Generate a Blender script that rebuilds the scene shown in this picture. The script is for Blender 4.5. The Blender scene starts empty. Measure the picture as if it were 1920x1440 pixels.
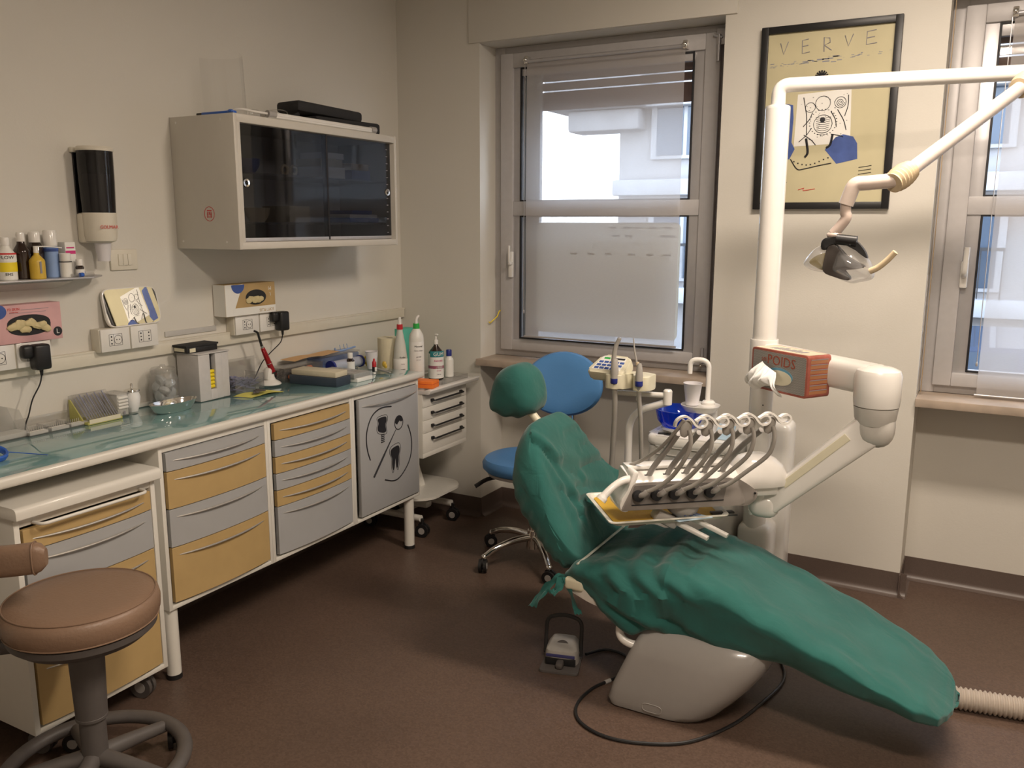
import bpy, bmesh, math, random
from math import pi, sin, cos, radians, sqrt, atan2
from mathutils import Vector, Matrix, noise, Quaternion

random.seed(7)
SC = bpy.context.scene
COL = SC.collection

# ---------------------------------------------------------------- camera
cam_data = bpy.data.cameras.new('camera')
cam = bpy.data.objects.new('camera', cam_data)
COL.objects.link(cam)
YAW, PITCH, ROLL = -0.5042819, 0.18448911, 0.00328252
cam_data.sensor_width = 36.0
cam_data.lens = 1609.55 / 1920 * 36.0
cam_data.clip_start = 0.05
_f = Vector((sin(YAW) * cos(PITCH), cos(YAW) * cos(PITCH), -sin(PITCH)))
_r = Vector((cos(YAW), -sin(YAW), 0)); _u = _r.cross(_f)
_r2 = _r * cos(ROLL) + _u * sin(ROLL); _u2 = -_r * sin(ROLL) + _u * cos(ROLL)
_m = Matrix((_r2, _u2, -_f)).transposed().to_4x4()
_m.translation = Vector((2.96, 0.0, 1.65))
cam.matrix_world = _m
SC.camera = cam

# ---------------------------------------------------------------- world, lamps, exposure
SC.view_settings.view_transform = 'Standard'
SC.view_settings.look = 'None'
SC.view_settings.exposure = 0.12
SC.view_settings.gamma = 1.0
SC.view_settings.use_curve_mapping = False
world = bpy.data.worlds.new('overcast_sky'); SC.world = world
world.use_nodes = True
wn = world.node_tree.nodes; wl = world.node_tree.links
wn.clear()
wo = wn.new('ShaderNodeOutputWorld'); bg = wn.new('ShaderNodeBackground')
tc = wn.new('ShaderNodeTexCoord'); sx = wn.new('ShaderNodeSeparateXYZ'); cr = wn.new('ShaderNodeValToRGB')
wl.new(tc.outputs['Generated'], sx.inputs[0]); wl.new(sx.outputs['Z'], cr.inputs['Fac'])
cr.color_ramp.elements[0].position = 0.0; cr.color_ramp.elements[0].color = (0.84, 0.89, 1.0, 1)
cr.color_ramp.elements[1].position = 0.7; cr.color_ramp.elements[1].color = (0.66, 0.78, 1.0, 1)
wl.new(cr.outputs[0], bg.inputs['Color']); bg.inputs['Strength'].default_value = 7.5
wl.new(bg.outputs[0], wo.inputs['Surface'])

LIGHT_COL = (1.0, 0.845, 0.70)
def area_lamp(name, loc, sx_, sy_, power, spread, col=LIGHT_COL):
    l = bpy.data.lights.new(name, 'AREA'); l.shape = 'RECTANGLE'; l.size = sx_; l.size_y = sy_
    l.energy = power; l.color = col; l.spread = radians(spread)
    o = bpy.data.objects.new(name, l); COL.objects.link(o); o.location = loc
    return o
CEIL = 2.98
LAMPS = [((3.25, 0.80, 2.915), 56, 180), ((2.90, 2.70, 2.915), 54, 178)]
for _p, _w, _s in LAMPS:
    area_lamp('lamp_light', _p, 0.9, 0.25, _w, _s)

# ---------------------------------------------------------------- materials
def _new(name):
    m = bpy.data.materials.new(name); m.use_nodes = True
    n = m.node_tree.nodes; n.clear()
    return m, n, m.node_tree.links
def mat(name, col, rough=0.5, metal=0.0, var=0.04, scale=30.0, bump=0.0, bscale=None, coat=0.0, spec=0.5,
        emit=None, sheen=0.0, stretch=None):
    m, n, l = _new(name)
    o = n.new('ShaderNodeOutputMaterial'); p = n.new('ShaderNodeBsdfPrincipled')
    l.new(p.outputs[0], o.inputs[0])
    t = n.new('ShaderNodeTexCoord')
    src = t.outputs['Object']
    if stretch:
        mp = n.new('ShaderNodeMapping'); mp.inputs['Scale'].default_value = stretch
        l.new(src, mp.inputs['Vector']); src = mp.outputs[0]
    nz = n.new('ShaderNodeTexNoise'); nz.inputs['Scale'].default_value = scale; nz.inputs['Detail'].default_value = 3
    l.new(src, nz.inputs['Vector'])
    r = n.new('ShaderNodeValToRGB')
    a = [max(0, c * (1 - var)) for c in col]; b = [min(1, c * (1 + var)) for c in col]
    r.color_ramp.elements[0].position = 0.3; r.color_ramp.elements[0].color = (*a, 1)
    r.color_ramp.elements[1].position = 0.7; r.color_ramp.elements[1].color = (*b, 1)
    l.new(nz.outputs['Fac'], r.inputs[0]); l.new(r.outputs[0], p.inputs['Base Color'])
    p.inputs['Roughness'].default_value = rough; p.inputs['Metallic'].default_value = metal
    p.inputs['Coat Weight'].default_value = coat; p.inputs['Specular IOR Level'].default_value = spec
    p.inputs['Sheen Weight'].default_value = sheen
    if bump:
        nb = n.new('ShaderNodeTexNoise'); nb.inputs['Scale'].default_value = bscale or scale; nb.inputs['Detail'].default_value = 4
        l.new(src, nb.inputs['Vector'])
        bp = n.new('ShaderNodeBump'); bp.inputs['Strength'].default_value = bump; bp.inputs['Distance'].default_value = 0.01
        l.new(nb.outputs['Fac'], bp.inputs['Height']); l.new(bp.outputs[0], p.inputs['Normal'])
    if emit:
        p.inputs['Emission Color'].default_value = (*col, 1); p.inputs['Emission Strength'].default_value = emit
    return m
def mat_clear(name, tint=(1, 1, 1), alpha=0.1, gloss=0.08, body=(0.8, 0.8, 0.8), rough=0.03):
    """thin clear plastic or glass: see-through, a little body colour, a fresnel gloss"""
    m, n, l = _new(name)
    o = n.new('ShaderNodeOutputMaterial')
    tr = n.new('ShaderNodeBsdfTransparent'); tr.inputs[0].default_value = (*tint, 1)
    df = n.new('ShaderNodeBsdfDiffuse'); df.inputs[0].default_value = (*body, 1)
    tl = n.new('ShaderNodeBsdfTranslucent'); tl.inputs[0].default_value = (*body, 1)
    mm = n.new('ShaderNodeMixShader'); mm.inputs[0].default_value = 0.4
    l.new(df.outputs[0], mm.inputs[1]); l.new(tl.outputs[0], mm.inputs[2])
    mx = n.new('ShaderNodeMixShader'); mx.inputs[0].default_value = alpha
    l.new(tr.outputs[0], mx.inputs[1]); l.new(mm.outputs[0], mx.inputs[2])
    gl = n.new('ShaderNodeBsdfGlossy'); gl.inputs['Roughness'].default_value = rough
    fr = n.new('ShaderNodeFresnel'); fr.inputs[0].default_value = 1.45
    ad = n.new('ShaderNodeMath'); ad.operation = 'ADD'; ad.inputs[1].default_value = gloss; ad.use_clamp = True
    gm = n.new('ShaderNodeNewGeometry'); sb = n.new('ShaderNodeMath'); sb.operation = 'SUBTRACT'; sb.inputs[0].default_value = 1.0
    l.new(gm.outputs['Backfacing'], sb.inputs[1])
    mu = n.new('ShaderNodeMath'); mu.operation = 'MULTIPLY'; l.new(fr.outputs[0], mu.inputs[0]); l.new(sb.outputs[0], mu.inputs[1])
    l.new(mu.outputs[0], ad.inputs[0])
    m2 = n.new('ShaderNodeMixShader'); l.new(ad.outputs[0], m2.inputs[0])
    l.new(mx.outputs[0], m2.inputs[1]); l.new(gl.outputs[0], m2.inputs[2]); l.new(m2.outputs[0], o.inputs[0])
    return m
def mat_floor():
    m, n, l = _new('brown_speckled_vinyl')
    o = n.new('ShaderNodeOutputMaterial'); p = n.new('ShaderNodeBsdfPrincipled'); l.new(p.outputs[0], o.inputs[0])
    t = n.new('ShaderNodeTexCoord')
    v = n.new('ShaderNodeTexVoronoi'); v.inputs['Scale'].default_value = 160; l.new(t.outputs['Object'], v.inputs['Vector'])
    nz = n.new('ShaderNodeTexNoise'); nz.inputs['Scale'].default_value = 2.2; nz.inputs['Detail'].default_value = 6
    l.new(t.outputs['Object'], nz.inputs['Vector'])
    r1 = n.new('ShaderNodeValToRGB')
    r1.color_ramp.elements[0].color = (0.095, 0.062, 0.046, 1); r1.color_ramp.elements[1].color = (0.130, 0.086, 0.065, 1)
    sp = n.new('ShaderNodeSeparateColor'); l.new(v.outputs['Color'], sp.inputs[0]); l.new(sp.outputs[0], r1.inputs[0])
    mx = n.new('ShaderNodeMix'); mx.data_type = 'RGBA'; mx.blend_type = 'MULTIPLY'; mx.inputs[0].default_value = 0.5
    r2 = n.new('ShaderNodeValToRGB'); r2.color_ramp.elements[0].position = .3; r2.color_ramp.elements[0].color = (.72, .72, .72, 1); r2.color_ramp.elements[1].color = (1, 1, 1, 1); r2.color_ramp.elements[1].position = .65
    l.new(nz.outputs['Fac'], r2.inputs[0]); l.new(r1.outputs[0], mx.inputs[6]); l.new(r2.outputs[0], mx.inputs[7])
    l.new(mx.outputs[2], p.inputs['Base Color'])
    p.inputs['Roughness'].default_value = 0.42; p.inputs['Specular IOR Level'].default_value = 0.35
    bp = n.new('ShaderNodeBump'); bp.inputs['Strength'].default_value = .06; bp.inputs['Distance'].default_value = .002
    l.new(v.outputs['Distance'], bp.inputs['Height']); l.new(bp.outputs[0], p.inputs['Normal'])
    return m
def mat_cloth(name, col, transl=0.12):
    m, n, l = _new(name)
    o = n.new('ShaderNodeOutputMaterial'); p = n.new('ShaderNodeBsdfPrincipled')
    t = n.new('ShaderNodeTexCoord')
    nz = n.new('ShaderNodeTexNoise'); nz.inputs['Scale'].default_value = 5; nz.inputs['Detail'].default_value = 6
    l.new(t.outputs['Object'], nz.inputs['Vector'])
    r = n.new('ShaderNodeValToRGB')
    r.color_ramp.elements[0].position = .3; r.color_ramp.elements[0].color = (*[c * .86 for c in col], 1)
    r.color_ramp.elements[1].position = .7; r.color_ramp.elements[1].color = (*[min(1, c * 1.1) for c in col], 1)
    l.new(nz.outputs['Fac'], r.inputs[0]); l.new(r.outputs[0], p.inputs['Base Color'])
    p.inputs['Roughness'].default_value = .85; p.inputs['Sheen Weight'].default_value = .25; p.inputs['Specular IOR Level'].default_value = .2
    n2 = n.new('ShaderNodeTexNoise'); n2.inputs['Scale'].default_value = 9; n2.inputs['Detail'].default_value = 7; n2.inputs['Distortion'].default_value = 1.2
    l.new(t.outputs['Object'], n2.inputs['Vector'])
    n3 = n.new('ShaderNodeTexNoise'); n3.inputs['Scale'].default_value = 900; l.new(t.outputs['Object'], n3.inputs['Vector'])
    ad = n.new('ShaderNodeMath'); ad.operation = 'MULTIPLY_ADD'; ad.inputs[1].default_value = .04
    l.new(n3.outputs['Fac'], ad.inputs[0]); l.new(n2.outputs['Fac'], ad.inputs[2])
    bp = n.new('ShaderNodeBump'); bp.inputs['Strength'].default_value = .45; bp.inputs['Distance'].default_value = .012
    l.new(ad.outputs[0], bp.inputs['Height']); l.new(bp.outputs[0], p.inputs['Normal'])
    tl = n.new('ShaderNodeBsdfTranslucent'); l.new(r.outputs[0], tl.inputs[0])
    mx = n.new('ShaderNodeMixShader'); mx.inputs[0].default_value = transl
    l.new(p.outputs[0], mx.inputs[1]); l.new(tl.outputs[0], mx.inputs[2]); l.new(mx.outputs[0], o.inputs[0])
    return m

MT = dict(
    wall=mat('wall_paint', (0.66, 0.635, 0.575), .75, bump=.05, bscale=140, var=.015, scale=2),
    ceil=mat('ceiling_paint', (0.8, 0.78, 0.74), .9, var=.01),
    floor=mat_floor(),
    base=mat('brown_vinyl_skirting', (.115, .085, .072), .38, var=.1, scale=250),
    sill=mat('travertine_sill', (.42, .34, .27), .45, var=.18, scale=9, bump=.1),
    alu=mat('grey_aluminium_frame', (.50, .485, .485), .42, .1, var=.03),
    alu2=mat('light_aluminium', (.52, .51, .52), .35, .5, var=.03),
    gasket=mat('black_rubber', (.012, .012, .015), .6),
    black=mat('black_plastic', (.012, .012, .013), .4, var=.1),
    blackm=mat('black_matt', (.02, .02, .022), .8, var=.1),
    white=mat('white_enamel', (.74, .72, .66), .32, var=.01, coat=.2),
    whiteb=mat('white_gloss_plastic', (.78, .76, .72), .22, var=.01, coat=.3),
    cream=mat('cream_plastic', (.70, .66, .50), .4, var=.02),
    beige=mat('aged_beige_plastic', (.62, .50, .33), .5, var=.06),
    socket=mat('ivory_socket_plastic', (.70, .66, .56), .4, var=.02),
    yellow=mat('ochre_laminate', (.50, .35, .155), .45, var=.04, scale=12),
    grey=mat('grey_laminate', (.40, .405, .41), .45, var=.02, scale=12),
    teal=mat('teal_glass_worktop', (.19, .345, .35), .06, var=.08, scale=5, spec=.9, coat=.6),
    steel=mat('brushed_steel', (.62, .60, .56), .38, .75, var=.05, scale=80),
    chrome=mat('chrome', (.8, .78, .74), .08, 1.0, var=.02),
    mirror=mat('mirror_glass', (.92, .93, .92), .01, 1.0, var=.0),
    tan=mat('tan_leatherette', (.235, .15, .10), .42, var=.06, scale=6, bump=.12, bscale=120),
    blue=mat('sky_blue_vinyl', (.075, .23, .50), .38, var=.05, scale=5, bump=.04, bscale=100),
    stoolgrey=mat('dark_grey_plastic', (.095, .085, .08), .5, var=.05),
    drape=mat_cloth('green_surgical_drape', (.026, .132, .116)),
    greenfoil=mat('aqua_paper', (.10, .48, .36), .6),
    greytube=mat('grey_silicone_tube', (.36, .34, .31), .5, var=.04),
    greyp=mat('grey_plastic', (.38, .36, .34), .4, var=.03),
    dgrey=mat('dark_grey_rubber', (.06, .06, .065), .5),
    traywhite=mat('white_tray_plastic', (.72, .70, .62), .3),
    mustard=mat('mustard_paper', (.62, .38, .04), .7, var=.05),
    bluep=mat('blue_plastic', (.03, .12, .50), .35),
    navy=mat('navy_plastic', (.02, .03, .22), .35),
    red=mat('red_plastic', (.50, .02, .03), .35),
    redmetal=mat('red_metallic', (.42, .012, .02), .22, .5, coat=.5),
    green=mat('green_plastic', (.03, .42, .07), .35),
    orange=mat('orange_card', (.95, .22, .03), .6),
    brownglass=mat('brown_bottle', (.022, .010, .006), .12, coat=.5),
    bottle=mat('white_bottle', (.78, .77, .72), .35, var=.01),
    milky=mat('milky_bottle', (.62, .62, .57), .3, var=.02),
    paper=mat('white_paper', (.80, .79, .75), .8, var=.01),
    tissue=mat('soft_tissue', (.85, .85, .84), .9, var=.01, bump=.2, bscale=60),
    cream_card=mat('cream_card', (.62, .56, .42), .7),
    pink=mat('pink_card', (.62, .36, .365), .6, var=.15, scale=8),
    gold_card=mat('gold_card', (.44, .30, .13), .6, var=.12, scale=9),
    glove=mat('latex_glove', (.62, .52, .28), .6, var=.12, scale=40),
    magenta=mat('magenta_print', (.60, .03, .20), .5),
    tealink=mat('teal_print', (.03, .24, .27), .5),
    redink=mat('red_print', (.6, .03, .03), .5),
    inkblack=mat('black_print', (.015, .015, .02), .6),
    inkgrey=mat('grey_print', (.25, .24, .26), .6),
    inkblue=mat('blue_print', (.05, .10, .34), .6),
    lblue=mat('light_blue_plastic', (.24, .36, .62), .4),
    brightyellow=mat('bright_yellow_print', (.85, .66, .02), .45),
    yellowb=mat('yellow_bottle_plastic', (.62, .42, .05), .35),
    poster=mat('cream_poster', (.54, .49, .31), .6, var=.07, scale=5, coat=.5),
    pblue=mat('poster_blue', (.055, .10, .32), .6, var=.2, scale=15),
    wood=mat('wood_strip', (.42, .30, .17), .5),
    shutter=mat('brown_roller_shutter', (.14, .06, .035), .6),
    facade=mat('grey_plaster_facade', (.26, .25, .25), .9, var=.1, scale=2),
    facade2=mat('pale_stone_trim', (.32, .32, .33), .9, var=.1, scale=3),
    farglass=mat('dark_window_glass', (.05, .07, .10), .1),
    asphalt=mat('asphalt', (.025, .025, .028), .9),
    carpaint=mat('dark_blue_car_paint', (.03, .05, .10), .2, coat=1),
    carwhite=mat('white_car_paint', (.75, .8, .82), .2, coat=1),
    glass=mat_clear('window_glass', (.93, .96, .97), .0, .02),
    clear=mat_clear('clear_plastic', (.95, .95, .95), .12, .06, (.6, .58, .55), .1),
    clear2=mat_clear('clear_acrylic', (.97, .97, .97), .03, .01, (.7, .7, .7), .05),
    shade=mat_clear('clear_lamp_shade', (.86, .86, .88), .26, .06, (.62, .62, .62), .1),
    smoke=mat_clear('smoked_glass', (.50, .51, .54), .0, .0, rough=.02),
    smokecyl=mat_clear('smoked_plastic', (.34, .33, .36), .2, .01, (.02, .02, .025), .12),
    bluebowl=mat_clear('blue_glass_bowl', (.10, .28, .9), .40, .03, (.02, .11, .75), .05),
    blueclear=mat_clear('pale_blue_clear_plastic', (.7, .78, .95), .35, .04, (.30, .38, .62), .12),
    cupp=mat('translucent_cup_plastic', (.72, .70, .72), .3, var=.01),
    blind=None,
)
def mat_blind():
    m, n, l = _new('blind_fabric')
    o = n.new('ShaderNodeOutputMaterial')
    tr = n.new('ShaderNodeBsdfTransparent'); df = n.new('ShaderNodeBsdfDiffuse'); tl = n.new('ShaderNodeBsdfTranslucent')
    t = n.new('ShaderNodeTexCoord'); nz = n.new('ShaderNodeTexNoise'); nz.inputs['Scale'].default_value = 60
    mp = n.new('ShaderNodeMapping'); mp.inputs['Scale'].default_value = (1, 1, 14); l.new(t.outputs['Object'], mp.inputs[0]); l.new(mp.outputs[0], nz.inputs['Vector'])
    r = n.new('ShaderNodeValToRGB'); r.color_ramp.elements[0].color = (.64, .60, .57, 1); r.color_ramp.elements[1].color = (.72, .68, .645, 1)
    l.new(nz.outputs['Fac'], r.inputs[0]); l.new(r.outputs[0], df.inputs[0]); l.new(r.outputs[0], tl.inputs[0])
    a = n.new('ShaderNodeMixShader'); a.inputs[0].default_value = .42; l.new(df.outputs[0], a.inputs[1]); l.new(tl.outputs[0], a.inputs[2])
    b = n.new('ShaderNodeMixShader'); b.inputs[0].default_value = .62; l.new(tr.outputs[0], b.inputs[1]); l.new(a.outputs[0], b.inputs[2])
    l.new(b.outputs[0], o.inputs[0]); return m
MT['blind'] = mat_blind()
def mat_board():
    m, n, l = _new('milky_acrylic_board'); o = n.new('ShaderNodeOutputMaterial')
    df = n.new('ShaderNodeBsdfDiffuse'); tl = n.new('ShaderNodeBsdfTranslucent'); df.inputs[0].default_value = (.78, .74, .68, 1); tl.inputs[0].default_value = (.80, .70, .60, 1)
    a = n.new('ShaderNodeMixShader'); a.inputs[0].default_value = .10; l.new(df.outputs[0], a.inputs[1]); l.new(tl.outputs[0], a.inputs[2]); l.new(a.outputs[0], o.inputs[0]); return m
MT['board'] = mat_board()
MT['cupwhite'] = mat('warm_white_cupboard_enamel', (.60, .57, .51), .4, var=.01)
MT['plate'] = mat('dark_taupe_plate', (.25, .225, .205), .4)

# ---------------------------------------------------------------- mesh builder
def V(*a): return Vector(a)
def catmull(pts, n=6, closed=False):
    P = [Vector(p) for p in pts]; out = []
    N = len(P)
    rng = range(N) if closed else range(N - 1)
    for i in rng:
        p0 = P[(i - 1) % N] if (closed or i > 0) else P[0] * 2 - P[1]
        p1 = P[i]; p2 = P[(i + 1) % N]
        p3 = P[(i + 2) % N] if (closed or i + 2 < N) else P[-1] * 2 - P[-2]
        for k in range(n):
            t = k / n
            out.append(.5 * ((2 * p1) + (-p0 + p2) * t + (2 * p0 - 5 * p1 + 4 * p2 - p3) * t * t + (-p0 + 3 * p1 - 3 * p2 + p3) * t ** 3))
    if not closed: out.append(P[-1].copy())
    return out
def rounded(pts, r, n=5):
    """polyline/polygon (2-D or 3-D, closed) with rounded corners"""
    P = [Vector(p) for p in pts]; out = []
    for i, p in enumerate(P):
        a = P[i - 1] - p; b = P[(i + 1) % len(P)] - p
        rr = r[i] if isinstance(r, (list, tuple)) else r
        d = min(rr, a.length * .49, b.length * .49)
        A = p + a.normalized() * d; B = p + b.normalized() * d
        for k in range(n + 1):
            t = k / n; out.append(A * (1 - t) ** 2 + p * 2 * t * (1 - t) + B * t * t)
    return out
def fillet(pts, r, n=6):
    """open 3-D polyline with rounded bends"""
    P = [Vector(p) for p in pts]; out = [P[0]]
    for i in range(1, len(P) - 1):
        p = P[i]; a = P[i - 1] - p; b = P[i + 1] - p; d = min(r, a.length * .49, b.length * .49)
        A = p + a.normalized() * d; B = p + b.normalized() * d
        for k in range(n + 1):
            t = k / n; out.append(A * (1 - t) ** 2 + p * 2 * t * (1 - t) + B * t * t)
    out.append(P[-1]); return out
class M:
    def __init__(s): s.bm = bmesh.new(); s.nb = 0
    def box(s, x0, x1, y0, y1, z0, z1, bev=0.0, seg=2, rot=None):
        e = (s.nb % 6) * .00011; s.nb += 1                     # keeps touching boards of one part from being coplanar
        if min(abs(x1 - x0), abs(y1 - y0), abs(z1 - z0)) > .005: x0 += e; x1 -= e; y0 += e; y1 -= e; z0 += e; z1 -= e
        vs = [(x, y, z) for x in (x0, x1) for y in (y0, y1) for z in (z0, z1)]
        b = [s.bm.verts.new(v) for v in vs]
        fs = [s.bm.faces.new([b[i] for i in q]) for q in ((0, 1, 3, 2), (4, 6, 7, 5), (0, 4, 5, 1), (2, 3, 7, 6), (0, 2, 6, 4), (1, 5, 7, 3))]
        allv = b
        if bev > 0:
            es = list({e for f in fs for e in f.edges})
            g = bmesh.ops.bevel(s.bm, geom=es, offset=min(bev, .49 * min(abs(x1 - x0), abs(y1 - y0), abs(z1 - z0))), segments=seg, profile=.5, affect='EDGES')
            allv = list({v for f in g['faces'] for v in f.verts})
        if rot is not None:
            c = V((x0 + x1) / 2, (y0 + y1) / 2, (z0 + z1) / 2)
            bmesh.ops.rotate(s.bm, verts=allv, cent=c, matrix=rot)
        return s
    def cbox(s, c, d, bev=0, rot=None, seg=2):
        return s.box(c[0] - d[0] / 2, c[0] + d[0] / 2, c[1] - d[1] / 2, c[1] + d[1] / 2, c[2] - d[2] / 2, c[2] + d[2] / 2, bev, seg, rot)
    def rings(s, rs, cap0=True, cap1=True, closed_u=True, closed_v=False):
        vs = [[s.bm.verts.new(p) for p in r] for r in rs]
        n = len(vs[0]); m = len(vs)
        for i in range(m if closed_v else m - 1):
            A = vs[i]; B = vs[(i + 1) % m]
            for k in range(n if closed_u else n - 1):
                q = (A[k], A[(k + 1) % n], B[(k + 1) % n], B[k])
                try: s.bm.faces.new(q)
                except ValueError: pass
        if closed_u and not closed_v:
            for c, r in ((cap0, vs[0][::-1]), (cap1, vs[-1])):
                if c:
                    try: s.bm.faces.new(r)
                    except ValueError: pass
        return s
    def tube(s, pts, r, seg=10, smooth=0, caps=True, flat=None):
        P = catmull(pts, smooth) if smooth else [Vector(p) for p in pts]
        N = len(P); rr = []
        T = (P[1] - P[0]).normalized()
        up = V(0, 0, 1) if abs(T.z) < .9 else V(1, 0, 0)
        nrm = (up - T * up.dot(T)).normalized()
        for i in range(N):
            t = ((P[min(i + 1, N - 1)] - P[max(i - 1, 0)])).normalized()
            nrm = (nrm - t * nrm.dot(t)); nrm = nrm.normalized() if nrm.length > 1e-6 else t.orthogonal().normalized()
            b = t.cross(nrm)
            ra = r(i / (N - 1)) if callable(r) else r
            f = flat or 1.0
            rr.append([P[i] + nrm * (cos(2 * pi * k / seg) * ra * f) + b * (sin(2 * pi * k / seg) * ra) for k in range(seg)])
        return s.rings(rr, caps, caps)
    def cyl(s, p0, p1, r0, r1=None, seg=20, caps=True):
        r1 = r0 if r1 is None else r1
        return s.tube([p0, p1], lambda t: r0 + (r1 - r0) * t, seg, caps=caps)
    def lathe(s, c, prof, seg=24, axis='Z', caps=True):
        rs = []
        for r, z in prof:
            ring = []
            for k in range(seg):
                a = 2 * pi * k / seg; u = r * cos(a); v = r * sin(a)
                ring.append({'Z': V(c[0] + u, c[1] + v, c[2] + z), 'X': V(c[0] + z, c[1] + u, c[2] + v), 'Y': V(c[0] + v, c[1] + z, c[2] + u)}[axis])
            rs.append(ring)
        return s.rings(rs, caps, caps)
    def prism(s, pts, axis, lo, hi, bev=0.0, seg=2):
        """2-D outline extruded along an axis: 'X' pts=(y,z), 'Y' pts=(x,z), 'Z' pts=(x,y)"""
        f = {'X': lambda p, w: V(w, p[0], p[1]), 'Y': lambda p, w: V(p[0], w, p[1]), 'Z': lambda p, w: V(p[0], p[1], w)}[axis]
        A = [s.bm.verts.new(f(p, lo)) for p in pts]; B = [s.bm.verts.new(f(p, hi)) for p in pts]
        n = len(pts)
        fa = s.bm.faces.new(A[::-1]); fb = s.bm.faces.new(B)
        for k in range(n): s.bm.faces.new((A[k], A[(k + 1) % n], B[(k + 1) % n], B[k]))
        if bev > 0:
            es = list({e for ff in (fa, fb) for e in ff.edges})
            bmesh.ops.bevel(s.bm, geom=es, offset=bev, segments=seg, profile=.5, affect='EDGES', clamp_overlap=True)
        return s
    def ball(s, c, r, seg=16, n=1.0, rot=None):
        rx, ry, rz = r if isinstance(r, (tuple, list)) else (r, r, r)
        R = []
        S = lambda v: (abs(v) ** n) * (1 if v >= 0 else -1)
        for i in range(1, seg // 2):
            a = -pi / 2 + pi * i / (seg // 2)
            R.append([V(rx * S(cos(a)) * S(cos(2 * pi * k / seg)), ry * S(cos(a)) * S(sin(2 * pi * k / seg)), rz * S(sin(a))) for k in range(seg)])
        if rot is not None: R = [[rot @ p for p in q] for q in R]
        R = [[p + Vector(c) for p in q] for q in R]
        return s.rings(R)
    def plane(s, a, b, c, d):
        s.bm.faces.new([s.bm.verts.new(p) for p in (a, b, c, d)]); return s
    def poly(s, pts):
        s.bm.faces.new([s.bm.verts.new(p) for p in pts]); return s
    def text(s, txt, size, mtx, thick=.0003, align='CENTER', shear=0.0):
        cu = bpy.data.curves.new('t', 'FONT'); cu.body = txt; cu.size = size; cu.extrude = thick; cu.align_x = align; cu.align_y = 'CENTER'; cu.resolution_u = 2; cu.shear = shear
        ob = bpy.data.objects.new('t', cu); COL.objects.link(ob)
        dg = bpy.context.evaluated_depsgraph_get(); me = bpy.data.meshes.new_from_object(ob.evaluated_get(dg))
        me.transform(mtx); s.bm.from_mesh(me)
        bpy.data.objects.remove(ob); bpy.data.curves.remove(cu); bpy.data.meshes.remove(me)
        return s
    def xf(s, mtx):
        bmesh.ops.transform(s.bm, matrix=mtx, verts=s.bm.verts[:]); return s
    def wrinkle(s, fn):
        s.bm.normal_update()
        d = [(v, v.normal * fn(v.co, v.normal)) for v in s.bm.verts]
        for v, o in d: v.co += o
        return s

ORIG = {}
DY = 0.0            # worktop groups are set down with this offset along the wall
def obj(name, mb, material, parent=None, kind=None, label=None, cat=None, group=None, smooth=True, fixn=True, loc=None):
    bm = mb.bm
    if DY: bmesh.ops.translate(bm, verts=bm.verts[:], vec=V(0, DY, 0))
    if fixn: bmesh.ops.recalc_face_normals(bm, faces=bm.faces[:])
    me = bpy.data.meshes.new(name)
    if parent is not None: org = ORIG[parent.name]
    elif loc is not None: org = Vector(loc)
    else:
        xs = [v.co for v in bm.verts]
        lo = V(*[min(v[i] for v in xs) for i in range(3)]); hi = V(*[max(v[i] for v in xs) for i in range(3)])
        org = V((lo.x + hi.x) / 2, (lo.y + hi.y) / 2, lo.z)
    bmesh.ops.translate(bm, verts=bm.verts[:], vec=-org)
    bm.to_mesh(me); bm.free()
    if smooth and len(me.polygons):
        me.polygons.foreach_set('use_smooth', [True] * len(me.polygons))
        me.set_sharp_from_angle(angle=radians(38))
    me.materials.append(MT[material] if isinstance(material, str) else material)
    o = bpy.data.objects.new(name, me); COL.objects.link(o)
    if parent is not None: o.parent = parent
    else: o.location = org
    ORIG[o.name] = org
    if kind: o['kind'] = kind
    if label: o['label'] = label
    if cat: o['category'] = cat
    if group: o['group'] = group
    return o
def thing(name, label, cat, loc, group=None):
    o = bpy.data.objects.new(name, None); COL.objects.link(o); o.empty_display_size = .05
    loc = V(loc[0], loc[1] + DY, loc[2]); o.location = loc; o['label'] = label; o['category'] = cat
    if group: o['group'] = group
    ORIG[o.name] = Vector(loc)
    return o
def struct(name, mb, material, parent=None, **k):
    return obj(name, mb, material, parent, kind=None if parent else 'structure', **k)
def dup(root, dloc, label=None, rotz=0.0):
    r = root.copy(); COL.objects.link(r); r.location = root.location + Vector(dloc); r.rotation_euler = (0, 0, rotz)
    if label: r['label'] = label
    for ch in root.children:
        c = ch.copy(); COL.objects.link(c); c.parent = r
        for g in ch.children:
            d = g.copy(); COL.objects.link(d); d.parent = c
    return r
def face_x(x, y, z, yaw=0.0):
    """text standing on a plane whose outward normal is +X (reads towards the room)"""
    return Matrix.Translation((x, y, z)) @ Matrix.Rotation(yaw, 4, 'Z') @ Matrix(((0, 0, 1, 0), (1, 0, 0, 0), (0, 1, 0, 0), (0, 0, 0, 1)))
def face_y(x, y, z):
    """outward normal -Y"""
    return Matrix.Translation((x, y, z)) @ Matrix.Rotation(pi / 2, 4, 'X')
def toward(x, y, z, yaw):
    """upright text plane whose outward normal points along azimuth yaw (0=+X)"""
    return Matrix.Translation((x, y, z)) @ Matrix.Rotation(yaw, 4, 'Z') @ Matrix(((0, 0, 1, 0), (1, 0, 0, 0), (0, 1, 0, 0), (0, 0, 0, 1)))

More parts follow.
